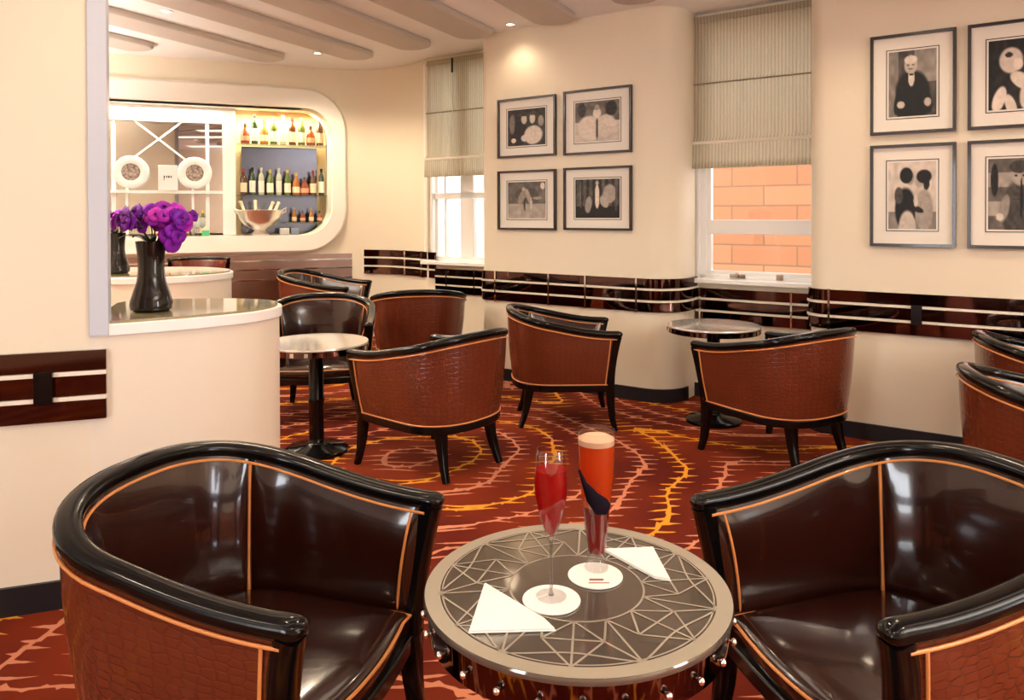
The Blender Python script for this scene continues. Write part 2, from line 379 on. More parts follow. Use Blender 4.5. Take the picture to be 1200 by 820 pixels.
# ceiling and its slats
mb = MB(); mb.prism(PLATE, CEIL, CEIL+.1); mb.build('ceiling', M_ceil, kind='structure', smooth=False)
SL = -.17
for (s0, c0, c1) in ((-2.98, .6, 5.26), (-3.80, 1.2, 5.28), (-4.52, 1.25, 5.30), (-5.27, 1.4, 5.32), (-6.13, 2.0, 4.88), (-6.87, 2.4, 3.85), (-2.2, .3, 5.1), (-1.4, 0, 5.1), (-.6, 0, 5.1), (.2, 0, 5.1), (1.0, 0, 5.1)):
    w = .185; L_ = []; 
    def q(c, ds): return SC(s0+SL*(c-4)+ds, c)
    P = [q(c0, -w), q(c0, w)]+[SC(s0+SL*(c1-.12-4)+w*math.cos(a), c1-.16+.16*math.sin(a)) for a in [PI*i/12 for i in range(13)]]
    mb = MB(); mb.prism(P, CEIL-.05, CEIL+.01); mb.build('ceiling_beam', M_beam, kind='structure', bevel=.02)
# partition with a pale end post and the low rounded counter wall
part = [S3(-4.6, 3.169), S3(-.556, 3.169)]
part_low = [S3(-4.6, 3.169), S3(-.50, 3.169)]
mb = MB(); ribbon(mb, part, -.13, 0, 0, CEIL); mb.build('wall_left', M_wall, kind='structure', smooth=False)
def lobe(pts, n=6):                                     # smooth closed-end outline through points
    out = []
    for i in range(len(pts)-1):
        p0 = Vector(pts[max(i-1, 0)]); p1 = Vector(pts[i]); p2 = Vector(pts[i+1]); p3 = Vector(pts[min(i+2, len(pts)-1)])
        for k in range(n):
            t = k/n; v = .5*((2*p1)+(p2-p0)*t+(2*p0-5*p1+4*p2-p3)*t*t+(3*p1-p0-3*p2+p3)*t**3); out.append((v.x, v.y))
    out.append(pts[-1]); return out
L1 = lobe([S3(-.556, 3.169), S3(-.49, 3.169), (-1.37, 2.915), (-1.22, 3.03), (-1.09, 3.18), (-1.045, 3.34), (-1.09, 3.48), (-1.22, 3.57), (-1.42, 3.60), (-1.75, 3.55), (-1.80, 3.42)])
L2 = lobe([(-3.25, 4.72), (-2.66, 4.86), (-2.25, 4.98), (-2.05, 5.18), (-2.02, 5.42), (-2.18, 5.64), (-2.5, 5.78), (-3.25, 5.70)])
M_cream = plaster('cream_counter', (.80, .72, .60))
for nm, L in (('counter_wall', L1), ('counter_wall', L2)):
    r = empty(nm, (0, 0, 0), 0, 'low cream rounded counter wall right of the pale post, holding the front orchid vase' if L is L1 else 'second cream rounded counter behind the first, holding the rear vase', 'counter')
    mb = MB(); mb.prism(L, 0, .995); mb.build('counter_body', M_cream, r)
    mb = MB(); mb.prism(offset_path(L, .012), .995, 1.04); mb.build('edge_trim', M_white, r, bevel=.004)
    mb = MB(); mb.prism(offset_path(L, -.006), 1.04, 1.05); mb.build('counter_top', M_granite, r)
mb = MB(); c = S3(-.5235, 3.182); mb.box((c[0], c[1], (1.0+CEIL)/2), (.066, .06, CEIL-1.0), -T3); mb.build('trim_2', M_mull, kind='structure', bevel=.003)
# skirting
def skirt(name, P, z0=0, z1=.103, d=.015): mb = MB(); ribbon(mb, P, 0, d, z0, z1); mb.build(name, M_skirt, kind='structure')
skirt('baseboard_left', part); skirt('baseboard_center', pier[1:-1]); skirt('baseboard_right', right[1:])
skirt('baseboard_window', [SC(-2.25, 5.75), SC(-1.27, 5.75)]); skirt('baseboard_far', cove[2:]+[w1_in, SC(-4.08, 5.80)])
skirt('baseboard_counter', L1[10:-8])
# mirror rails: three bronze mirror strips with two light stripes between them
def rail(name, P, zb, zt, vert=(), d=.02, clips=()):
    h = (zt-zb); g = h*.075; sh = (h-2*g)/3
    r = bpy.data.objects.new(name, None); C.objects.link(r); r['kind'] = 'structure'
    for k in range(3):
        mb = MB(); ribbon(mb, P, 0.001, d, zb+k*(sh+g), zb+k*(sh+g)+sh); mb.build('mirror_strip', M_bronze, r)
    for k in range(2):
        mb = MB(); ribbon(mb, P, 0.001, d+.006, zb+(k+1)*sh+k*g+.002, zb+(k+1)*sh+(k+1)*g-.002); mb.build('light_stripe', M_stripe, r)
    for (x, y, rz) in vert:
        mb = MB(); mb.box((x, y, (zb+zt)/2), (.014, .03, h+.01), rz); mb.build('chrome_joint', M_chrome, r)
    for (x, y, rz) in clips:
        mb = MB(); mb.box((x, y, (zb+zt)/2), (.06, .05, h*.46), rz); mb.build('black_clip', M_black, r)
    return r
def on(P, s_, c_): x, y = SC(s_, c_); return (x, y, -TH)
rail('trim_3', [S3(-4.4, 3.169), S3(-.50, 3.169)], .692, .948, clips=[(*S3(-.70, 3.148), -T3)])
rail('trim_4', pier[2:], .692, .948, vert=[on(0, s_, 5.315) for s_ in (-3.9, -3.35, -3.0, -2.55)])
rail('trim_5', right[2:], .692, .948, vert=[on(0, -1.13, 5.225)], clips=[on(0, -.62, 5.222), on(0, .4, 5.222)])
rail('trim_6', cove[1:]+[SC(-5.0, 5.80)], .80, 1.06, vert=[(-1.14, 8.02, .9), (-.93, 7.78, 1.0)])
rail('trim_7', [SC(-5.0, 5.80), SC(-4.10, 5.80)], .66, .90, vert=[on(0, -4.85, 5.785), on(0, -4.5, 5.785)])
rail('trim_8', [SC(-2.24, 5.745), SC(-1.29, 5.745)], .60, .86, vert=[on(0, -2.2, 5.73), on(0, -1.5, 5.73), on(0, -1.36, 5.73)])
# bar front under the opening: brushed bronze panels with chrome lines
r = bpy.data.objects.new('trim_9', None); C.objects.link(r); r['kind'] = 'structure'
mb = MB(); ribbon(mb, [SB(-3.5, 8.33), SB(1.55, 8.33)], 0.001, .03, .13, 1.02); mb.build('bar_front_panel', M_bronzed, r)
for z in (.96, .87, .76):
    mb = MB(); ribbon(mb, [SB(-3.5, 8.33), SB(1.55, 8.33)], .03, .042, z-.008, z+.008); mb.build('chrome_line', M_chrome, r)
# niche behind the bar opening
BK = 8.86
def bbox(mb, s0, s1, c0, c1, z0, z1):
    cx, cy = SB((s0+s1)/2, (c0+c1)/2); mb.box((cx, cy, (z0+z1)/2), (s1-s0, c1-c0, z1-z0), -TB)
mb = MB(); bbox(mb, -2.6, 1.7, BK, BK+.1, 1.0, 2.8); bbox(mb, -2.6, 1.7, 8.51, BK, 2.62, 2.72); bbox(mb, -2.6, 1.7, 8.51, BK, 1.10, 1.225); bbox(mb, 1.40, 1.5, 8.51, BK, 1.0, 2.8); bbox(mb, -2.7, -2.6, 8.51, BK, 1.0, 2.8)
mb.build('wall_niche', plaster('honey_niche', (.78, .60, .36)), kind='structure', smooth=False)
mb = MB(); bbox(mb, .24, .37, 8.62, BK-.01, 1.226, 2.62); mb.build('trim_10', M_white, kind='structure', smooth=False)
def strut(mb, a, b, c, w=.022):                          # flat bar from (s,z) to (s,z)
    A = Vector((*SB(a[0], c), a[1])); B = Vector((*SB(b[0], c), b[1])); mb.sweep([A, B], w, .02, n=4, ex=6)
t_ = empty('lattice_mirror', (0, 0, 0), 0, 'wide back bar mirror behind white lattice bars, above the purple orchids', 'mirror')
mb = MB(); bbox(mb, -2.3, .24, 8.70, 8.715, 1.25, 2.43); mb.build('mirror_glass', M_mirror, t_)
mb = MB()
for s_ in (-1.65, -.80, .09): bbox(mb, s_-.018, s_+.018, 8.66, 8.70, 1.23, 2.6)
for s_ in (-.68, -.055): bbox(mb, s_-.012, s_+.012, 8.66, 8.70, 1.23, 1.95)
bbox(mb, -2.3, .24, 8.64, 8.72, 2.42, 2.62)
bbox(mb, -2.3, .24, 8.60, 8.70, 1.67, 1.70)
strut(mb, (-.62, 2.43), (-.09, 2.0), 8.67, .03); strut(mb, (-.15, 2.43), (-.66, 2.0), 8.675, .03)
mb.build('white_lattice', M_white, t_)

# ------------------------------------------------------------------ windows
def sbox(mb, s0, s1, c0, c1, z0, z1):
    x, y = SC((s0+s1)/2, (c0+c1)/2); mb.box((x, y, (z0+z1)/2), (s1-s0, c1-c0, z1-z0), -TH)
def window(name, s0, s1, z0, z1, gs, c0=5.80, bars=(), vbars=()):
    r = bpy.data.objects.new(name, None); C.objects.link(r); r['kind'] = 'structure'
    mb = MB(); g0, g1, gz0, gz1 = gs
    sbox(mb, s0, g0-.035, c0, c0+.10, z0, z1); sbox(mb, g1+.03, s1, c0, c0+.10, z0, z1)
    sbox(mb, s0, s1, c0, c0+.10, z0, gz0-.03); sbox(mb, s0, s1, c0, c0+.1, gz1, z1)
    sbox(mb, s0+.02, s0+.05, c0-.02, c0+.02, z0+.02, z1); sbox(mb, g0-.11, g0-.085, c0-.015, c0+.02, z0, z1)
    mb.build('window_frame', M_white, r, bevel=.004)
    mb = MB(); sbox(mb, g0-.05, g0, c0+.02, c0+.07, gz0-.05, gz1); sbox(mb, g1, g1+.05, c0+.02, c0+.07, gz0-.05, gz1); sbox(mb, g0-.05, g1+.05, c0+.02, c0+.07, gz0-.05, gz0)
    for (za, zb_) in bars: sbox(mb, g0-.02, g1+.02, c0+.015, c0+.075, za, zb_)
    for (sa, sb_) in vbars: sbox(mb, sa, sb_, c0+.015, c0+.075, gz0, gz1)
    mb.build('sash', M_white, r, bevel=.003)
    mb = MB(); sbox(mb, g0-.01, g1+.01, c0+.04, c0+.046, gz0-.01, gz1); mb.build('pane', M_glass, r)
    mb = MB(); sbox(mb, s0-.03, s1+.0, c0-.12, c0+.02, z0-.03, z0+.005); mb.build('window_sill', M_white, r, bevel=.006)
    return r
w2 = window('window_2', -2.40, -1.10, SILL, 2.98, (-2.145, -1.22, .995, 2.9), 5.80, bars=[(1.285, 1.395)])
w1 = window('window_1', -5.12, -4.02, SILL+.04, 2.98, (-5.08, -4.22, 1.02, 2.9), 5.84, bars=[(1.60, 1.66)], vbars=[(-4.73, -4.57), (-4.94, -4.92)])
mb = MB(); sbox(mb, -1.98, -1.86, 5.78, 5.80, .945, .975); sbox(mb, -1.93, -1.91, 5.76, 5.79, .95, .99); mb.build('window_latch', M_chrome, w2)
mb = MB(); sbox(mb, -1.62, -1.57, 5.76, 5.79, .94, .985); mb.build('window_catch', M_chrome, w2)
# what stands outside
def outplane(name, s0, s1, c, z0, z1, m):
    V = [SC(s0, c, z0), SC(s1, c, z0), SC(s1, c, z1), SC(s0, c, z1)]+[SC(s0, c+.3, z0), SC(s1, c+.3, z0), SC(s1, c+.3, z1), SC(s0, c+.3, z1)]
    U = [(s0, z0), (s1, z0), (s1, z1), (s0, z1)]*2
    return finish(name, V, [(0, 1, 2, 3), (4, 5, 6, 7), (0, 1, 5, 4), (1, 2, 6, 5), (2, 3, 7, 6), (3, 0, 4, 7)], m, uv=U, smooth=False)
tag(outplane('brick_building', -3.6, 3.2, 7.3, -.5, 3.3, M_brick), 'peach brick building seen through the near window', 'building')
tag(outplane('white_building', -8.5, -3.75, 7.4, -.5, 2.6, M_outwhite), 'white wall outside the far window beside the bar', 'building')
mb = MB(); mb.prism([SC(-9, 5.95), SC(5, 5.95), SC(5, 9), SC(-9, 9)], -.6, -.5); mb.build('ground', mat('paving', (.5, .47, .42), .9), kind='structure')

# ------------------------------------------------------------------ roman blinds
def blind(s0, s1, c, zt, zf, zb_, label):
    r = empty('roman_blind', SC((s0+s1)/2, c, zb_), -TH, label, 'blind'); w = s1-s0
    prof = [(0, zt), (0, zf+.50), (-.012, zf+.47), (-.004, zf+.45), (-.004, zf+.05), (-.03, zf+.012), (-.035, zf), (-.04, zf-.01), (-.045, zb_+.04), (-.05, zb_), (-.02, zb_), (-.015, zb_+.04)]
    n = 160; rows = []; us = []; L = 0
    for i, (y, z) in enumerate(prof):
        if i: L += math.hypot(y-prof[i-1][0], z-prof[i-1][1])
        rows.append([(-w/2+w*k/n, y+.0035*math.sin(2*PI*k*w/n/.026), z-zb_) for k in range(n+1)]); us.append([(w*k/n, L) for k in range(n+1)])
    mb = MB(); mb.grid(rows, us); mb.build('blind_fabric', M_fabric, r)
    mb = MB(); mb.box((0, .015, zt-zb_+.01), (w, .05, .05)); mb.build('head_rail', M_fabric, r)
    mb = MB(); mb.box((0, -.042, zf-zb_), (w, .012, .022)); mb.build('fold_band', M_stripe, r)
    mb = MB(); mb.box((0, -.012, zf-zb_+.465), (w, .012, .010)); mb.build('fold_seam', mat('seam_shade', (.28, .24, .17), .9), r)
    x = -w/2+.09 if s0 > -3 else -w/2+w*.36
    mb = MB(); mb.sweep([(x, -.03, zt-zb_-.03), (x+.005, -.035, zf-zb_+.45), (x-.02, -.055, zf-zb_+.02)], .008, n=6); mb.build('pull_cord', M_stripe, r)
    mb = MB(); mb.sweep([(x, -.035, zt-zb_+.02), (x, -.035, zt-zb_-.12)], .02, n=8); mb.build('cord_weight', M_black, r)
    return r
blind(-2.395, -1.30, 5.74, 2.96, 2.0, 1.80, 'large pale striped roman blind over the brick view window')
blind(-5.10, -4.10, 5.78, 2.96, 2.0, 1.82, 'partly hidden pale roman blind over the far window beside the bar')

# ------------------------------------------------------------------ tub chairs
RW, RA, RB, ZB, ZA = .352, .42, .285, .785, .652
def plan(u):
    L = RA+PI*.25*(RW+RB); s = abs(u)*L; c = L-RA; sg = 1 if u >= 0 else -1
    if s < c:
        th = s/c*PI/2; x = -RB*max(math.cos(th), 0)**.84; y = RW*max(math.sin(th), 0)**.84
    else: x = s-c; y = RW
    if s >= c: y -= .012*((s-c)/RA)**2
    return x, sg*y
def rimz(u): return ZB-(ZB-ZA)*(.5-.5*math.cos(PI*min(1, abs(u))))
def pnorm(u):
    e = 1e-3; a = plan(max(-1, u-e)); b = plan(min(1, u+e)); t = Vector((b[0]-a[0], b[1]-a[1])).normalized(); n = Vector((-t.y, t.x))
    p = Vector(plan(u))
    if n.dot(p-Vector((.1, 0))) < 0: n = -n
    return n
NU = 56; US = [-1+2*i/NU for i in range(NU+1)]
ZBOT = .305
def spt(u, z, off):                                    # point of the shell at height z, offset outward
    x, y = plan(u); k = (rimz(u)-z)/(rimz(u)-ZBOT); k = max(-.1, min(1.15, k)); f = 1-.13*k
    x = (x-.06)*(1-.11*k)+.06; y = y*f; n = pnorm(u)
    return Vector((x+n.x*off, y+n.y*off, z))
SEAM = .37
def make_chair(label, pipe_m):
    r = empty('tub_chair', (0, 0, 0), 0, label, 'chair')
    Ls = [0]
    for a, b in zip(US, US[1:]): Ls.append(Ls[-1]+(Vector(plan(b))-Vector(plan(a))).length)
    def panel(U, rowf, name, m):
        rows = []; us = []
        for j, (fn, vv) in enumerate(rowf):
            rows.append([fn(u) for u in U]); us.append([(u*.9, vv) for u in U])
        mb = MB(); n = len(rows); mb.grid(rows+[rows[0]], us+[us[0]])
        for e in (0, len(U)-1): mb.F.append(tuple(i*len(U)+e for i in range(n))); mb.fm.append(0)
        return mb.build(name, m, r)
    # outer shell
    rowf = []
    for j in range(9):
        v = j/8; rowf.append((lambda u, v=v: spt(u, (rimz(u)-.02)*(1-v)+ZBOT*v, .022+.008*math.sin(PI*v)), v*.45))
    rowf += [(lambda u: spt(u, ZBOT, .0), .5), (lambda u: spt(u, rimz(u)-.02, .0), .95)]
    panel(US, rowf, 'outer_shell', M_croc)
    # padded inside, bulging between the two seams
    def bul(u, v):
        d = min(abs(abs(u)-SEAM), abs(1-abs(u))); g = min(1, d/.10); g = math.sqrt(max(0, 1-(1-g)**2))
        return .012+.030*g*math.sin(PI*min(1, max(0, v*.95+.03)))**.6
    rowf = []
    for j in range(11):
        v = j/10; rowf.append((lambda u, v=v: spt(u, (rimz(u)-.018)*(1-v)+.325*v, -.004-bul(u, v)), v*.4))
    rowf += [(lambda u: spt(u, .325, -.001), .5), (lambda u: spt(u, rimz(u)-.018, -.001), .9)]
    UI = sorted(set([-1+2*i/96 for i in range(97)]+[-SEAM, SEAM]))
    panel(UI, rowf, 'inner_back', M_leather)
    # black top rail
    P = [Vector((*plan(u), rimz(u)-.004)) for u in US]
    ext = lambda p: [p+Vector((.012, 0, -.001)), p+Vector((.026, 0, -.003)), p+Vector((.033, 0, -.006)), p+Vector((.036, 0, -.008))]
    P = ext(P[0])[::-1]+P+ext(P[-1])
    wd = [.060]*len(P); hh = [.046]*len(P); 
    for e, (a, b) in enumerate(((.016, .010), (.040, .028), (.054, .040))): wd[e] = wd[-1-e] = a; hh[e] = hh[-1-e] = b
    mb = MB(); mb.sweep(P, wd, hh, n=16, ex=2.6); mb.build('top_rail', M_black, r)
    # arm posts and four legs
    for sg in (-1, 1):
        p = [Vector((*plan(sg), rimz(1)-.016))+Vector((.004, 0, 0))]
        for k in range(1, 8): z = (rimz(1)-.02)*(1-k/7)+.27*k/7; q = spt(sg, z, .004); q.x += .004-.012*math.sin(PI*k/7); p.append(q)
        mb = MB(); mb.sweep(p, [.060]*8, [.058]*8, n=12, ex=4, up=(1, 0, 0)); mb.build('arm_post', M_black, r)
        b = p[-1]
        lg = [b+Vector((.0, 0, .03)), b+Vector((0, 0, -.02)), b+Vector((.004, sg*.002, -.10)), b+Vector((.014, sg*.008, -.19)), b+Vector((.032, sg*.018, -b.z+.0))]
        mb = MB(); mb.sweep(lg, [.062, .060, .052, .042, .034], n=12, ex=4, up=(1, 0, 0)); mb.build('leg', M_black, r)
        x, y = -.155, sg*.20
        lg = [Vector((x, y, .31)), Vector((x-.002, y, .24)), Vector((x-.014, y+sg*.004, .16)), Vector((x-.034, y+sg*.012, .08)), Vector((x-.062, y+sg*.022, 0))]
        mb = MB(); mb.sweep(lg, [.064, .062, .052, .043, .036], n=12, ex=4, up=(1, 0, 0)); mb.build('leg', M_black, r)
    # frame under the shell and the seat
    out = [spt(u, ZBOT, .026) for u in US]; front = [Vector((out[-1].x+.01+.03*math.sin(PI*i/10), out[-1].y+(out[0].y-out[-1].y)*i/10, 0)) for i in range(11)]
    mb = MB(); mb.prism([(p.x, p.y) for p in out]+[(p.x, p.y) for p in front], .262, .308); mb.build('seat_frame', M_black, r, bevel=.006)
    inn = [spt(u, .38, -.035) for u in US]; inn = inn+[Vector((inn[-1].x-.01+.035*math.sin(PI*i/14), inn[-1].y+(inn[0].y-inn[-1].y)*i/14, 0)) for i in range(1, 14)]
    cx = Vector((.10, 0, 0)); rows = []; us = []
    for k, (f, z) in enumerate([(.97, .30), (1.0, .315), (1.0, .345), (.975, .362), (.92, .372), (.75, .380), (.5, .386), (.25, .389), (.02, .390)]):
        rows.append([Vector((cx.x+(p.x-cx.x)*f, p.y*f, z)) for p in inn]); us.append([(p.x*f, p.y*f+z) for p in inn])
    mb = MB(); mb.grid(rows, us, closed=True); mb.build('seat', M_leather, r)
    mb = MB(); mb.sweep([Vector((p.x+.003, p.y, .354)) for p in inn[len(US)-4:]+inn[:4]], .009, n=8); mb.build('seat_piping', pipe_m, r)
    # piping
    mb = MB()
    mb.sweep([spt(u, rimz(u)-.034, .030) for u in US], .008, n=8)
    mb.sweep([spt(u, ZBOT+.006, .026) for u in US], .008, n=8)
    for sg in (-1, 1): mb.sweep([spt(sg*.955, (rimz(1)-.034)*(1-k/8)+(ZBOT+.006)*k/8, .029+.006*math.sin(PI*k/8)) for k in range(9)], .008, n=8)
    mb.build('outer_piping', pipe_m, r)
    mb = MB()
    mb.sweep([spt(u, rimz(u)-.030, -.026) for u in US], .008, n=8)
    for sg in (-1, 1):
        mb.sweep([spt(sg*.955, (rimz(1)-.030)*(1-k/8)+.35*k/8, -.006-bul(.955, k/8)) for k in range(9)], .008, n=8)
    mb.build('inner_piping', pipe_m, r)
    for sg in (-1, 1):
        mb = MB(); mb.sweep([spt(sg*SEAM, (rimz(SEAM)-.030)*(1-k/14)+.355*k/14, -.004-bul(SEAM, k/14)-.004) for k in range(15)], .010, n=8, up=(1, 0, .1)); mb.build('seam_piping', pipe_m, r)
    return r
ch = make_chair('dark oxblood leather tub chair in the left foreground, open towards the studded table', M_piping)
ch.location = (-.734, 1.906, 0); ch.rotation_euler.z = -.307
def place(x, y, a, label, z=0): return dup(ch, (x, y, z), a, label)
place(1.035, 1.888, 3.45, 'dark oxblood leather tub chair in the right foreground, open towards the studded table')
place(-.385, 4.345, 2.458, 'reddish tub chair turned away, in mid room right of the low cream counter')
place(.269, 5.319, .009, 'tub chair side-on against the picture pier, its back to the left')
place(1.64, 4.431, 2.129, 'wide tub chair turned away in front of the table by the near window')
place(-.80, 6.42, 1.75, 'tub chair seen from behind, between the far window rail and the mid-room chair').scale = (1.07, 1.07, 1.04)
place(-1.43, 5.62, -1.40, 'tub chair facing the camera behind the round table by the low counter').scale = (1.06, 1.06, 1.04)
place(-1.88, 7.15, -.12, 'farthest tub chair, its rim showing in front of the bar wall', .13)
place(2.78, 3.93, -.35, 'tub chair at the right edge close to the wall rail, behind another')
place(2.17, 3.04, -.30, 'tub chair cut by the right edge, nearer of the two there')

# bar stool in front of the bar, only its back showing
r = empty('bar_stool', (-2.93, 7.05, .13), -PI/2+.3, 'brown leather stool back with black legs by the bar, right of the orchids', 'stool')
mb = MB(); rows = []
for (z, k) in ((.89, 1.0), (.86, 1.02), (.66, .92)): rows.append([(-.25*math.cos(a)*k, .27*math.sin(a)*k, z) for a in [-1.45+2.9*i/20 for i in range(21)]])
for (z, k) in ((.66, .78), (.86, .88), (.89, .92)): rows.append([(-.25*math.cos(a)*k, .27*math.sin(a)*k, z) for a in [-1.45+2.9*i/20 for i in range(21)]])
mb.grid(rows+[rows[0]]); mb.build('backrest', M_croc, r)
mb = MB(); mb.sweep([(-.24*math.cos(a), .26*math.sin(a), .895) for a in [-1.5+3*i/20 for i in range(21)]], .035, .03, n=10); mb.build('top_rail', M_black, r)
mb = MB(); mb.lathe([(.22, .58), (.24, .60), (.24, .65), (.20, .67), (.001, .675)]); mb.build('seat', M_leather, r)
for a in range(4): mb = MB(); th = PI/4+a*PI/2; mb.sweep([(.17*math.cos(th), .17*math.sin(th), .6), (.22*math.cos(th), .22*math.sin(th), 0)], .035, n=8, ex=4); mb.build('leg', M_black, r)

# ------------------------------------------------------------------ tables
TZ, TR = .673, .316
M_ttop = mat('bronze_table_mirror', (.17, .145, .12), .06, .6, coat=.2)
M_etch = mat('etched_line', (.34, .30, .24), .4, .2)
M_paletop = mat('pale_mirror_top', (.70, .67, .62), .10, .45, coat=.4)
M_band = mat('dark_mirror_band', (.14, .09, .08), .05, 1)
def pedestal(r, col=.045, base=.19):
    mb = MB(); mb.lathe([(base, 0), (base, .02), (base*.9, .032), (col*1.5, .045), (col*1.12, .06), (col, .08), (col, .30), (col*1.1, .31), (col*1.1, .33), (col, .34), (col, TZ-.09), (.11, TZ-.075)], n=40); mb.build('pedestal', M_black, r)
def make_table(loc, label, big):
    r = empty('round_table', loc, 0, label, 'table')
    pedestal(r)
    mb = MB(); mb.lathe([(.0001, TZ-.012), (TR, TZ-.012), (TR+.001, TZ-.006), (TR-.002, TZ), (.0001, TZ)], n=96); mb.build('tabletop', M_ttop if big else M_paletop, r)
    if big:
        mb = MB(); mb.lathe([(TR-.010, TZ-.075), (TR-.004, TZ-.012)], n=96); mb.lathe([(TR-.014, TZ-.0752), (TR-.0102, TZ-.075)], n=96); mb.build('mirror_band', M_band, r)
        for k in range(26):
            a = 2*PI*(k+.3)/26; mb = MB(); R_ = TR+.001
            mb.sphere((R_*math.cos(a), R_*math.sin(a), TZ-.046), .0072, 8); mb.sweep([(R_*math.cos(a)*.97, R_*math.sin(a)*.97, TZ-.046), (R_*math.cos(a), R_*math.sin(a), TZ-.046)], .006, n=6); mb.build('ball_stud', M_chrome, r)
    else:
        mb = MB(); mb.lathe([(TR-.010, TZ-.050), (TR-.001, TZ-.048), (TR-.001, TZ-.012)], n=48); mb.build('mirror_band', M_band, r)
        for k in range(24):
            a = 2*PI*(k+.3)/24; mb = MB(); mb.box((TR*math.cos(a), TR*math.sin(a), TZ-.031), (.006, .022, .024), a); mb.build('chrome_tile', M_chrome, r)
    return r
T1 = make_table((.132, 1.565, 0), 'round glass table with etched star lattice and ball studs, holding two drinks', True)
def flat(mb, P, w, z, closed=False):
    P = [Vector(p) for p in P]; A = []; B = []
    for i, p in enumerate(P):
        a = P[(i-1) % len(P)] if (closed or i) else p; b = P[(i+1) % len(P)] if (closed or i < len(P)-1) else p
        t = (b-a).normalized(); n = Vector((-t.y, t.x)); A.append((*(p+n*w/2), z)); B.append((*(p-n*w/2), z))
    mb.grid([A+A[:1], B+B[:1]] if closed else [A, B])
def pol(rr, a): return (rr*math.cos(a), rr*math.sin(a))
ez = TZ+.0006
mb = MB(); Q = [pol(TR*.945, 2*PI*i/96) for i in range(96)]; flat(mb, Q, TR*.10, ez, True); mb.build('pale_rim', mat('pale_rim_paint', (.36, .32, .25), .3, .2), T1)
mb = MB(); w = .0044; nn = 7; ri, rm, ro = TR*.44, TR*.66, TR*.90
flat(mb, [pol(ri, 2*PI*i/72) for i in range(72)], w, ez, True)
for k in range(nn):
    a = 2*PI*(k+.12)/nn; h = PI/nn
    o, m0, m1, ii, i2, o2 = pol(ro, a), pol(rm, a-h*.62), pol(rm, a+h*.62), pol(ri, a), pol(ri, a+h), pol(ro, a+h)
    o3 = pol(ro, a+2*h); mp = pol(rm*1.05, a)
    for A_, B_ in ((ii, o), (m0, m1), (ii, m0), (ii, m1), (o, m0), (o, m1), (m1, i2), (m1, o2), (i2, o2), (pol(rm, a+2*h-h*.62), i2)): flat(mb, [A_, B_], w, ez+.0003)
    flat(mb, [pol(ro-(ro-rm)*math.sin(PI*i/14)*.55, a-h*1.0+2*h*i/14) for i in range(15)], w, ez+.0006)
    flat(mb, [pol(ro-TR*.02-(ro-ri)*.5*abs(math.cos(PI*i/14))*.0, a+2*h*i/14) for i in range(15)], w*.8, ez+.0006)
mb.build('etched_lattice', M_etch, T1)
make_table((-1.20, 4.60, 0), 'round mirrored table on a black column beside the low cream counter', False)
make_table((1.40, 5.238, 0), 'round mirrored table under the near window, behind the wide tub chair', False)

# ------------------------------------------------------------------ drinks, coasters, napkins on the front table
def lathe_obj(name, prof, m, parent, n=40, c=(0, 0, 0)): mb = MB(); mb.lathe(prof, c, n); return mb.build(name, m, parent)
def coaster(x, y, label):
    r = empty('coaster', (x, y, TZ+.0012), 0, label, 'coaster', 'white paper coasters on the front table')
    lathe_obj('disc', [(.0001, 0), (.058, 0), (.0585, .0015), (.058, .003), (.0001, .003)], M_paper, r)
    return r
c1 = coaster(.077, 1.505, 'white round coaster under the stemmed flute'); c2 = coaster(.176, 1.605, 'white round coaster with faint red print under the tall glass')
mb = MB(); mb.box((0, -.022, .0033), (.030, .007, .0004)); mb.box((.004, -.036, .0033), (.044, .003, .0004)); mb.build('print', mat('red_brown_print', (.30, .06, .04), .8), c2)
M_red = liquid('red_cocktail', (.8, .12, .10), (.55, .008, .015), .75)
M_orange = liquid('orange_cocktail', (.95, .35, .10), (.85, .13, .02), .8)
M_deep = liquid('deep_red_syrup', (.55, .06, .03), (.34, .012, .006), .85)
M_foam = mat('pale_foam', (.80, .50, .33), .6)
b = TZ+.0043
g = empty('champagne_flute', (.077, 1.515, b), 0, 'stemmed flute of red cocktail on the left coaster', 'glass')
lathe_obj('foot', [(.0001, 0), (.031, 0), (.031, .0015), (.008, .004), (.0001, .004)], M_clear, g)
lathe_obj('stem', [(.0060, .003), (.0033, .012), (.0030, .09), (.0045, .115)], M_stem, g)
lathe_obj('bowl', [(.004, .112), (.012, .128), (.024, .165), (.0330, .205), (.0345, .235), (.031, .285), (.0285, .298), (.0275, .298), (.030, .284), (.0335, .235), (.0320, .205), (.023, .166), (.011, .130), (.001, .120)], M_clear, g)
lathe_obj('red_cocktail', [(.0001, .121), (.0105, .131), (.0225, .167), (.0315, .205), (.0328, .232), (.0312, .258), (.0001, .258)], M_red, g)
g = empty('pilsner_glass', (.188, 1.655, b), 0, 'tall footed glass of orange and red cocktail with foam, on the right coaster', 'glass')
g.location = (.182, 1.635, b)
lathe_obj('glass_body', [(.0001, 0), (.025, 0), (.026, .004), (.020, .010), (.0195, .028), (.0205, .033), (.028, .115), (.032, .150), (.038, .20), (.042, .302), (.0405, .302), (.0365, .20), (.0305, .150), (.0265, .115), (.018, .036), (.0001, .034)], M_clear, g)
lathe_obj('red_layer', [(.0001, .036), (.0178, .038), (.0262, .115), (.029, .138), (.0001, .138)], M_deep, g)
lathe_obj('orange_layer', [(.0001, .1385), (.029, .1385), (.0302, .150), (.0362, .20), (.0390, .272), (.0001, .272)], M_orange, g)
lathe_obj('foam', [(.0001, .2725), (.0391, .2725), (.0398, .284), (.030, .289), (.0001, .290)], M_foam, g)
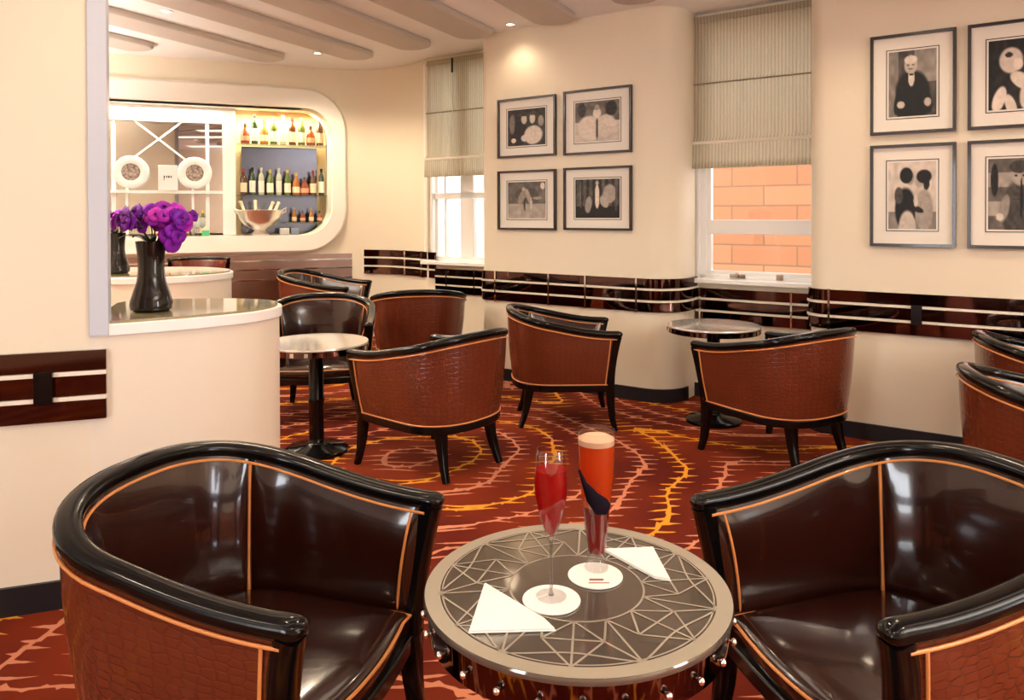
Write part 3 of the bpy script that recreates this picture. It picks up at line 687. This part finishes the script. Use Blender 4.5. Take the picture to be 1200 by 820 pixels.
mb = MB(); mb.sweep([(-.040, -.030, .225), (-.030, -.040, .200), (-.014, -.044, .172), (.006, -.046, .152), (.020, -.044, .146)], [.005, .012, .030, .042, .026], [.004, .008, .012, .014, .010], n=12, up=(0, 1, 0)); mb.build('dark_garnish', mat('dark_garnish', (.008, .004, .010), .7, spec=.1), g)
def napkin(pts, label, hh=.006):
    z = TZ+.0012; r = empty('paper_napkin', (*pts[0], z), 0, label, 'napkin', 'folded paper napkins on the front table')
    P = [Vector(p)-Vector(pts[0]) for p in pts]
    for k, nm in ((0, 'lower_fold'), (1, 'upper_fold')):
        c = sum(P, Vector((0, 0)))/len(P); Q = [c+(p-c)*(1-.03*k) for p in P]; n = len(Q)
        mb = MB(); mb.prism([tuple(q) for q in Q], k*hh*.5, k*hh*.5+hh*.42); mb.build(nm, M_paper, r, bevel=.0008)
napkin([(-.083, 1.385), (.080, 1.392), (.062, 1.428), (-.060, 1.572)], 'white folded paper napkin at the left front of the studded table')
napkin([(.205, 1.728), (.325, 1.738), (.333, 1.580), (.300, 1.592)], 'white folded paper napkin at the right back behind the tall glass')

# ------------------------------------------------------------------ vases and orchids
M_petals = [mat('purple_petal', c, .5, spec=.3) for c in ((.36, .010, .42), (.22, .006, .40), (.55, .030, .50), (.14, .004, .30))]
M_lip = mat('dark_orchid_lip', (.10, .0, .16), .5)
def vase(x, y, z, label, k=1):
    r = empty('glass_vase', (x, y, z), 0, label, 'vase')
    pr = [(.0001, 0), (.066, 0), (.080, .010), (.083, .035), (.072, .075), (.056, .125), (.050, .175), (.052, .230), (.060, .290), (.057, .290), (.049, .230), (.047, .18), (.0001, .16)]
    mb = MB(); mb.lathe([(a*k, b*k) for a, b in pr], n=40); mb.build('vase_body', M_vase, r); return r
def blossom_mesh(rng, s=1):
    mb = MB()
    for k in range(5):
        a = 2*PI*k/5+.3; w = .024*s if k % 2 else .029*s; L = .042*s; rows = []
        for i in range(6):
            t = i/5; ww = w*math.sin(PI*(.08+.86*t))**.7; base = Vector((math.cos(a), math.sin(a), 0)); sd = Vector((-math.sin(a), math.cos(a), 0))
            rows.append([base*L*t+sd*ww*e+Vector((0, 0, .010*t*t+.006*(1-e*e)*math.sin(PI*t)-.012*t**3)) for e in (-1, -.5, 0, .5, 1)])
        mb.grid(rows)
    return mb
rng = random.Random(4)
def bouquet(x, y, z, label, n, spread, droop):
    r = empty('orchid_bouquet', (x, y, z), 0, label, 'flowers')
    for k in range(6):
        a = k*1.05; mb = MB(); mb.sweep([(0, 0, -.10), (.015*math.cos(a), .015*math.sin(a), 0), (.07*math.cos(a), .06*math.sin(a), .09), (.13*math.cos(a)*spread, .09*math.sin(a), .12)], .006, n=6); mb.build('stem', M_leaf, r)
    for k in range(5):
        a = [-.3, .5, 2.7, 3.6, -1.2][k]; mb = MB(); dr = Vector((math.cos(a), math.sin(a), 0)); sd = Vector((-dr.y, dr.x, 0)); rows = []
        for i in range(7): t = i/6; rows.append([dr*(.02+.11*t)+sd*.018*math.sin(PI*(.1+.85*t))*e+Vector((0, 0, .0+.035*math.sin(PI*t*.8)-.004*abs(e))) for e in (-1, 0, 1)])
        mb.grid(rows); mb.build('leaf', M_leaf, r)
    protos = []
    for m_ in M_petals:
        b_ = blossom_mesh(rng, 1.0).build('blossom', m_, r); s_ = b_.modifiers.new('thick', 'SOLIDIFY'); s_.thickness = .0012
        mb = MB(); mb.sphere((0, 0, .010), .009, 8, (1, .8, 1.2)); mb.build('lip', M_lip, b_); protos.append(b_)
    for k in range(n):
        if k < 4: o = protos[k]
        else:
            o = protos[k % 4].copy(); C.objects.link(o); lp = [c for c in bpy.data.objects if c.parent == protos[k % 4]][0].copy(); C.objects.link(lp); lp.parent = o
        a = rng.uniform(0, 2*PI); q = rng.random()**.5; e = rng.uniform(-.15, 1)
        p = Vector((.150*spread*q*math.cos(a), .09*q*math.sin(a), .075+.075*e*(1-.5*q*q)))
        if k in droop: p = Vector(droop[k])
        o.location = p; nrm = Vector((p.x*1.4, p.y*1.5-.07, (p.z-.05)*.8)); o.rotation_euler = nrm.to_track_quat('Z', 'Y').to_euler(); o.scale = (rng.uniform(.62, .9),)*3
    return r
vase(-1.50, 3.13, 1.05, 'black glass vase with waisted neck on the front counter')
bouquet(-1.49, 3.13, 1.335, 'purple orchid bouquet spilling from the front black vase', 70, 1.22, {5: (.095, -.03, -.01), 9: (.12, -.03, .03), 13: (.14, -.02, .07), 17: (.10, -.05, .05), 21: (.075, -.04, .03)})
vase(-2.70, 5.15, 1.05, 'rear black glass vase standing on the second cream counter', .95)
bouquet(-2.70, 5.15, 1.32, 'purple orchid bouquet in the rear vase, left of the front one', 26, 1.0, {})

# ------------------------------------------------------------------ bar niche: shelves, bottles, bowl, glassware
def bat(s, c, z): x, y = SB(s, c); return (x, y, z)
for z, nm in ((2.215, 'topmost'), (1.66, 'middle'), (1.36, 'lowest')):
    mb = MB(); bbox(mb, .87 if nm == 'lowest' else .385, 1.38, 8.56, 8.80, z-.012, z); tag(mb.build('glass_shelf', M_shelfglass), f'{nm} glass shelf of the bar niche', 'shelf')
mb = MB(); bbox(mb, .44, 1.25, 8.82, 8.835, 1.24, 2.20); tag(mb.build('smoked_mirror', M_bluemirror), 'blue-grey mirror panel behind the bottles', 'mirror')
def bottle_proto(col, lab, cap, kind):
    r = empty('liquor_bottle', (0, 0, 0), 0, 'x', 'bottle')
    sh = {'wine': [(.0001, 0), (.036, 0), (.037, .01), (.037, .17), (.030, .20), (.014, .23), (.013, .28)],
          'round': [(.0001, 0), (.040, 0), (.042, .01), (.042, .12), (.034, .16), (.014, .19), (.013, .25)],
          'slim': [(.0001, 0), (.031, 0), (.032, .01), (.032, .20), (.024, .23), (.013, .25), (.012, .30)],
          'squat': [(.0001, 0), (.045, 0), (.047, .01), (.045, .10), (.030, .14), (.014, .16), (.013, .20)]}[kind]
    H_ = sh[-1][1]; mb = MB(); mb.lathe(sh, n=20); mb.build('glass', mat(f'bottle_{kind}', col, .08, coat=.6, trans=.25), r)
    rad = sh[2][0]+.0008; z1 = sh[3][1]
    mb = MB(); mb.lathe([(rad, .03), (rad, z1*.80)], n=20); mb.F = mb.F[:-2]; mb.fm = mb.fm[:-2]; mb.build('paper_label', mat('label_'+kind, lab, .7), r)
    mb = MB(); mb.lathe([(.0145, H_-.03), (.0155, H_-.028), (.0155, H_+.008), (.0001, H_+.008)], n=16); mb.build('cap', mat('cap_'+kind, cap, .4), r)
    return r
specs = [((.10, .03, .005), (.75, .60, .42), (.30, .02, .02), 'wine', 'brown'), ((.02, .05, .015), (.80, .76, .66), (.02, .02, .02), 'slim', 'dark green'), ((.50, .16, .02), (.78, .66, .45), (.45, .30, .08), 'round', 'amber'),
         ((.55, .55, .42), (.70, .68, .60), (.5, .5, .5), 'slim', 'pale clear'), ((.30, .06, .02), (.70, .34, .20), (.1, .05, .02), 'squat', 'russet'), ((.10, .14, .02), (.82, .78, .62), (.55, .40, .10), 'wine', 'olive')]
protos = [bottle_proto(*q[:4]) for q in specs]; used = set()
ordn = ['first', 'second', 'third', 'fourth', 'fifth', 'sixth', 'seventh', 'eighth', 'ninth', 'tenth', 'eleventh']
def bottle(i, s, c, z, label, group, sc_=1.0):
    p = protos[i]; loc = bat(s, c, z)
    if i in used: o = dup(p, loc, rng.uniform(-.4, .4), label, group)
    else: used.add(i); o = p; o.location = loc; o['label'] = label; o['group'] = group
    o.scale = (sc_*1.0, sc_*1.0, sc_)
for row, (z, seq, s0, ds, nm) in enumerate(((2.2155, [4, 1, 2, 5, 3, 0, 5, 4, 0], .47, .099, 'top'), (1.6605, [0, 1, 3, 5, 3, 5, 2, 4, 0, 1], .45, .092, 'middle'), (1.3605, [2, 4, 2, 4], .98, .092, 'lowest'))):
    for i, k in enumerate(seq):
        bottle(k, s0+i*ds, 8.66, z, f'{specs[k][4]} bottle, {ordn[i]} from the left on the {nm} bar shelf', f'bottles on the {nm} bar shelf', 1.05 if row == 0 else .97 if row == 1 else .62)
for i, (k, s_) in enumerate(((2, -.42), (4, -.33), (0, -.24), (2, -.13), (5, .04))):
    bottle(k, s_, 8.60, 1.2265, f'{specs[k][4]} bottle, {ordn[i]} from the left behind the orchids on the bar ledge', 'bottles on the left bar ledge', .95)
# goblets
gp = None
for i, (s_, c_) in enumerate([(-.17, 8.50), (-.06, 8.51), (.035, 8.48), (-.12, 8.40), (-.02, 8.38), (-.27, 8.46)]):
    lab = 'clear stemmed goblet among those standing on the bar ledge beside the silver bowl'
    if gp is None:
        gp = empty('wine_goblet', bat(s_, c_, 1.2285), 0, lab, 'glass', 'goblets on the bar ledge')
        lathe_obj('foot', [(.0001, 0), (.032, 0), (.031, .002), (.0001, .004)], M_clear, gp, 16)
        lathe_obj('stem', [(.004, .003), (.003, .08)], M_clear, gp, 8)
        lathe_obj('bowl', [(.004, .08), (.03, .10), (.040, .14), (.034, .19), (.033, .19), (.038, .14), (.028, .103), (.001, .085)], mat('bright_glass', (.9, .9, .88), .05, trans=.6), gp, 20)
    else: dup(gp, bat(s_, c_, 1.2285), 0)
# ring-framed round mirrors, card
for i, (s_, lb) in enumerate(((-.635, 'left'), (-.035, 'right'))):
    r = empty('round_plate', bat(s_, 8.585, 1.885), -TB, f'{lb} of two round white-rimmed decorative plates on the back bar shelf', 'plate', 'round plates on the back bar shelf')
    Mx = Matrix.Rotation(PI/2, 3, 'X')
    mb = MB(); mb.lathe([(.085, -.012), (.16, -.010), (.168, 0), (.158, .012), (.12, .016), (.088, .012), (.085, -.012)], n=40, M=Mx); mb.F = mb.F[:-2]; mb.fm = mb.fm[:-2]; mb.build('white_rim', M_white, r)
    mb = MB(); mb.lathe([(.0001, -.005), (.0875, -.005), (.0875, .004), (.0001, .004)], n=32, M=Mx)
    m_ = mat('speckled_plate', (.3, .2, .15), .4); t = NT(m_); v = t.add('ShaderNodeTexVoronoi'); v.inputs['Scale'].default_value = 38; t.l.new(t.coord(), v.inputs['Vector']); t.l.new(t.mix(v.outputs['Distance'], (.6, .5, .42), (.06, .03, .02)), t.b.inputs['Base Color'])
    mb.build('speckled_centre', m_, r)
r = empty('menu_card', bat(-.29, 8.58, 1.701), -TB, 'white card with small dark lettering between the two round plates', 'card')
mb = MB(); mb.box((0, 0, .13), (.185, .012, .26)); mb.build('card', M_paper, r, bevel=.002)
mb = MB()
for x, w_ in ((-.035, .012), (-.012, .010), (.008, .014), (.030, .010)): mb.box((x, -.0068, .14), (w_, .001, .022))
mb.box((-.038, -.0068, .118), (.006, .001, .03)); mb.build('lettering', mat('dark_ink', (.03, .03, .04), .7), r)
# punch bowl with bottle necks
r = empty('champagne_bowl', bat(.60, 8.40, 1.2285), 0, 'large silver footed champagne bowl on the bar ledge', 'bowl')
lathe_obj('bowl', [(.0001, 0), (.105, 0), (.11, .012), (.075, .03), (.055, .05), (.08, .065), (.16, .11), (.205, .17), (.225, .235), (.245, .265), (.235, .268), (.215, .24), (.19, .17), (.14, .12), (.0001, .10)], M_silver, r, 48)
mb = MB()
for sg in (-1, 1): mb.sweep([(sg*.22, 0, .22), (sg*.27, 0, .25), (sg*.28, 0, .29), (sg*.235, 0, .262)], .016, n=8)
mb.build('handle', M_silver, r)
M_foil = mat('white_gold_foil', (.80, .72, .52), .3, .4)
for i, (dx, dy, tx, lb) in enumerate(((-.12, 0, -.35, 'leaning left'), (-.035, .03, -.05, 'upright in the middle'), (.05, -.03, .40, 'leaning right'), (.11, .045, .42, 'leaning farthest right'))):
    o = empty('champagne_bottle', bat(.60+dx, 8.40+dy, 1.2285+.155), -TB, f'champagne bottle {lb} in the silver bowl', 'bottle', 'bottles in the silver bowl'); o.rotation_euler = (0, tx, -TB)
    mb = MB(); mb.lathe([(.0001, 0), (.036, .0), (.036, .05), (.030, .08), (.016, .12)], n=20); mb.build('shoulder', mat('green_glass', (.02, .05, .015), .1, coat=.5), o)
    mb = MB(); mb.lathe([(.0165, .115), (.0165, .19), (.019, .20), (.019, .215), (.0001, .222)], n=20); mb.build('foil_neck', M_foil, o)
# small cartons under the niche on the right
for i, (s_, w_) in enumerate(((.86, .10), (.97, .08))):
    mb = MB(); bbox(mb, s_-w_/2, s_+w_/2, 8.50, 8.56, 1.2275, 1.30); tag(mb.build('small_box', mat('blue_white_box', (.25, .30, .38), .5) if i else M_paper, bevel=.003), ['pale', 'blue-grey'][i]+' small box on the bar ledge right of the bowl', 'box')
mb = MB(); bbox(mb, .03, .10, 8.33, 8.39, 1.2275, 1.285); tag(mb.build('green_carton', mat('green_carton', (.05, .32, .12), .5), bevel=.003), 'small green and blue carton left of the silver bowl', 'carton')

# ------------------------------------------------------------------ framed pictures
def smooth(e): return max(0, min(1, e))
def picture(s0, s1, z0, z1, c, label, draw, base, seed, ins=(.19, .16), grp=None):
    r = empty('framed_picture', SC((s0+s1)/2, c, (z0+z1)/2), -TH, label, 'picture', grp)
    w, h = s1-s0, z1-z0; f = .018
    def fr(name, W_, H_, fw, y0, y1, m):
        mb = MB()
        for (cx, cz, dx, dz) in ((0, H_/2-fw/2, W_, fw), (0, -H_/2+fw/2, W_, fw), (-W_/2+fw/2, 0, fw, H_-2*fw), (W_/2-fw/2, 0, fw, H_-2*fw)): mb.box((cx, (y0+y1)/2, cz), (dx, y1-y0, dz))
        mb.build(name, m, r, bevel=.001)
    fr('frame', w, h, f, -.030, -.001, M_pframe)
    mb = MB(); mb.box((0, -.008, 0), (w-2*f, .006, h-2*f)); mb.build('mount', M_mat, r)
    iw, ih = w*(1-2*ins[0]), h*(1-2*ins[1])
    fr('inner_border', iw, ih, .005, -.0135, -.011, M_pframe)
    nx, ny = 56, 64; pw, ph = iw-.03, ih-.03; V = []; F = []; col = []; rg = random.Random(seed)
    grid = [[rg.random() for _ in range(14)] for _ in range(14)]
    def nz(a, b_):
        a *= 12.9; b_ *= 12.9; i, j = int(a), int(b_); u, v = a-i, b_-j; g_ = grid
        return (g_[i][j]*(1-u)+g_[i+1][j]*u)*(1-v)+(g_[i][j+1]*(1-u)+g_[i+1][j+1]*u)*v
    for j in range(ny+1):
        for i in range(nx+1):
            x, y = i/nx, j/ny; V.append((-pw/2+pw*x, -.0125, ph/2-ph*y)); g_ = base(x, y)+.16*(nz(x, y)-.5)
            for (cx, cy, rx, ry, tone, rot) in draw:
                dx, dy = x-cx, y-cy; ca, sa = math.cos(rot), math.sin(rot); dx, dy = dx*ca+dy*sa, -dx*sa+dy*ca
                k = smooth((1-math.hypot(dx/rx, dy/ry))*6); tn = tone+.10*(nz((x*1.7) % 1, (y*1.7) % 1)-.5); g_ = g_*(1-k)+tn*k
            g_ = max(.01, min(1, g_)); g_ = max(.01, min(1, (g_-.5)*1.25+.5))**1.9; col.append((g_*.80, g_*.70, g_*.60, 1))
    for j in range(ny):
        for i in range(nx): a = j*(nx+1)+i; F.append((a, a+1, a+nx+2, a+nx+1))
    o = finish('photograph', V, F, M_photo, r, smooth=False)
    ca_ = o.data.color_attributes.new('Col', 'FLOAT_COLOR', 'POINT')
    for i, cc in enumerate(col): ca_.data[i].color = cc
    return r
M_photo = mat('sepia_print', (1, 1, 1), .5); t = NT(M_photo); va = t.add('ShaderNodeVertexColor', layer_name='Col'); t.l.new(va.outputs[0], t.b.inputs['Base Color'])
E_ = lambda *a: (*a, 0) if len(a) == 5 else a
man = [E_(.5, .62, .38, .34, .10), E_(.5, 1.0, .34, .4, .10), E_(.22, .75, .10, .25, .12, .3), E_(.80, .75, .10, .25, .12, -.3), E_(.48, .42, .07, .14, .82), E_(.47, .22, .15, .15, .70), E_(.47, .14, .15, .07, .85), E_(.41, .22, .025, .015, .2), E_(.52, .22, .025, .015, .2), E_(.47, .28, .05, .012, .25), E_(.48, .37, .05, .02, .05), E_(.26, .82, .09, .06, .75), E_(.82, .80, .08, .07, .72)]
couple = [E_(.36, .70, .24, .34, .10), E_(.40, 1.0, .20, .3, .75), E_(.75, .72, .20, .34, .60), E_(.22, .5, .10, .14, .30), E_(.46, .24, .10, .11, .62), E_(.38, .20, .15, .13, .10), E_(.66, .28, .11, .12, .66), E_(.75, .22, .17, .11, .12), E_(.80, .33, .07, .10, .15), E_(.60, .70, .16, .05, .15, .3), E_(.58, .58, .05, .10, .80)]
dance = [E_(.42, .30, .24, .20, .80), E_(.38, .22, .08, .04, .2), E_(.55, .36, .10, .09, .9), E_(.62, .60, .25, .12, .85, .4), E_(.20, .85, .12, .22, .88, .5), E_(.42, .95, .10, .2, .85, -.5), E_(.75, .8, .18, .25, .80, .3), E_(.85, .25, .10, .3, .35)]
coat = [E_(.62, .75, .40, .50, .28), E_(.60, .22, .18, .18, .62), E_(.58, .12, .20, .10, .25), E_(.52, .24, .03, .02, .15), E_(.66, .24, .03, .02, .15), E_(.30, .70, .10, .22, .55, .3), E_(.22, .82, .08, .06, .80), E_(.62, .55, .03, .30, .12), E_(.12, .3, .08, .25, .15)]
dinner = [E_(.30, .65, .26, .36, .14), E_(.68, .72, .26, .28, .80, .3), E_(.44, .28, .08, .14, .74), E_(.66, .27, .08, .15, .80), E_(.44, .14, .09, .06, .2), E_(.68, .13, .10, .06, .3), E_(.88, .35, .08, .16, .6), E_(.16, .85, .07, .07, .85), E_(.45, .80, .10, .10, .8), E_(.12, .4, .08, .3, .45)]
gown = [E_(.34, .66, .30, .34, .84, -.2), E_(.68, .62, .26, .30, .80, .3), E_(.50, .68, .03, .32, .3), E_(.50, .30, .10, .14, .85), E_(.50, .16, .06, .08, .6), E_(.80, .55, .18, .10, .85, .4), E_(.82, .2, .14, .2, .2), E_(.15, .2, .10, .2, .25)]
field = [E_(.5, .35, .34, .22, .30), E_(.38, .42, .10, .22, .55, .4), E_(.55, .40, .06, .25, .62, -.3), E_(.42, .2, .05, .06, .7), E_(.62, .6, .03, .2, .75), E_(.45, .62, .03, .2, .2), E_(.92, .12, .06, .10, .85), E_(.78, .45, .14, .04, .6)]
stage = [E_(.50, .45, .055, .34, .85), E_(.30, .66, .08, .24, .60, .1), E_(.78, .38, .16, .26, .62), E_(.66, .58, .10, .18, .66, -.3), E_(.50, .10, .04, .06, .7), E_(.12, .4, .02, .4, .4), E_(.22, .4, .02, .35, .35), E_(.92, .5, .02, .4, .35)]
gR = 'portrait pictures on the right wall'; gP = 'landscape pictures on the pier'
cR, cP = 5.24, 5.33
picture(-.884, -.413, 1.937, 2.557, cR, 'black and white portrait of a person in a dinner jacket and bow tie', man, lambda x, y: .55 if x > .55 and y < .5 else .30+.2*(x < .2), 1, (.19, .15), gR)
picture(-.884, -.413, 1.238, 1.872, cR, 'black and white picture of two people embracing, one in a hat', couple, lambda x, y: .80 if y < .75 else .5, 2, (.19, .15), gR)
picture(-.355, .116, 1.937, 2.557, cR, 'upper picture at the right edge, pale figure with crossed limbs', dance, lambda x, y: .12+.1*x, 3, (.19, .15), gR)
picture(-.355, .116, 1.238, 1.872, cR, 'lower picture at the right edge, person in a long grey coat', coat, lambda x, y: .60 if (int(y*5) % 2) else .38, 4, (.19, .15), gR)
picture(-3.872, -3.279, 1.930, 2.436, cP, 'upper left picture on the pier, two people at a dinner', dinner, lambda x, y: .22, 5, (.15, .165), gP)
picture(-3.203, -2.590, 1.925, 2.446, cP, 'upper right picture on the pier, huge pale gown', gown, lambda x, y: .40+.35*(y > .5), 6, (.15, .165), gP)
picture(-3.872, -3.279, 1.311, 1.818, cP, 'lower left picture on the pier, grey outdoor scene with figures', field, lambda x, y: .38+.25*(y > .6), 7, (.15, .165), gP)
picture(-3.203, -2.590, 1.315, 1.822, cP, 'lower right picture on the pier, dark stage with pale drapes', stage, lambda x, y: .10+.25*(y < .7)*abs(math.sin(x*22)), 8, (.15, .165), gP)

# ------------------------------------------------------------------ the room's lamps and added fill lamps
SPOT = 11
spots = [(-.01, 6.30, 0), (-2.68, 5.87, 0)]+[(-1.9, 7.4, 0), (-.9, 4.7, 0), (1.9, 4.1, 0), (.5, 3.2, 0), (3.2, 3.1, 0), (-1.0, 2.2, 0), (1.9, 1.3, 0), (-.1, .1, 0), (3.3, .8, 0), (-2.9, 4.2, 0), (-2.2, .6, 0), (2.2, -.8, 0), (-.6, -1.2, 0), (-4.4, 5.6, 0), (4.6, 2.2, 0)]
where = ['above the pier edge', 'near the post over the bar', 'above the farthest chair', 'above the mid room', 'above the right wall', 'above the carpet centre', 'above the right edge chairs', 'above the left front chair', 'above the right front chair', 'above the studded table', 'right behind the camera', 'above the second counter', 'left behind the camera', 'behind right', 'behind centre', 'over the bar left', 'far right corner']
for (x, y, _), wh in zip(spots, where):
    r = empty('recessed_downlight', (x, y, CEIL-.004), 0, f'small round recessed ceiling spotlight {wh}', 'light', 'recessed ceiling spotlights')
    mb = MB(); mb.lathe([(.032, -.002), (.045, -.004), (.048, 0), (.048, .003), (.032, .003)], n=24); mb.F = mb.F[:-2]; mb.fm = mb.fm[:-2]; mb.build('trim_ring', M_white, r)
    mb = MB(); mb.lathe([(.0001, .001), (.034, .001), (.034, .003), (.0001, .003)], n=24); mb.build('lens', M_lampglow, r)
    l = lamp('downlight_beam', 'SPOT', (x, y, CEIL-.07), SPOT*(.7 if 'pier' in wh else 9 if ('bar' in wh or 'second counter' in wh or 'farthest' in wh) else 4), (1, .80, .56), .06, spot=2.4, blend=.8)
# added warm fill lamps without fittings, shining down from just below the ceiling
WASH = 5
for (s_, c_) in ((-3.4, 3.6), (-4.9, 3.9), (-2.2, 2.6), (-.8, 3.0), (.8, 3.0), (-1.4, .8), (.6, .6)):
    x, y = SC(s_, c_); lamp('added_ceiling_fill', 'AREA', (x, y, CEIL-.09), WASH, (1, .84, .64), .30, 2.2, (0, 0, -1)).rotation_euler = (0, 0, -TH-.17)
# light strip inside the bar niche
x, y = SB(.85, 8.62); o = lamp('niche_strip', 'AREA', (x, y, 2.56), 26, (1, .80, .50), .9, .08, (0, 0, -1)); o.rotation_euler = (0, 0, -TB)
x, y = SB(-.6, 8.52); o = lamp('niche_strip', 'AREA', (x, y, 2.56), 20, (1, .88, .68), 1.6, .08, (0, 0, -1)); o.rotation_euler = (0, 0, -TB)

# added uplighters to brighten the ceiling, unseen behind the camera and left partition
for (x, y, e, wh) in ((3.6, -.6, 900, 'behind the right front chair'), (-3.4, -1.2, 70, 'in the corner left behind the camera'), (-4.3, 3.9, 800, 'behind the left partition'), (-4.2, 6.2, 130, 'in front of the left end of the bar')):
    r = empty('added_floor_lamp', (x, y, 0.13 if y > 5.9 else 0), 0, f'added out-of-view slim black uplighter {wh}', 'lamp')
    mb = MB(); mb.lathe([(.14, 0), (.14, .02), (.02, .035), (.013, .06), (.013, 1.78)], n=24); mb.build('pole', M_black, r)
    mb = MB(); mb.lathe([(.02, 1.76), (.12, 1.80), (.17, 1.86), (.165, 1.86), (.11, 1.81), (.001, 1.79)], n=32); mb.build('bowl_shade', M_chrome, r)
    lamp('added_uplight', 'SPOT', (x, y, 1.95), e, (1, .90, .80), .08, direction=(0, 0, 1), spot=2.7, blend=.6)
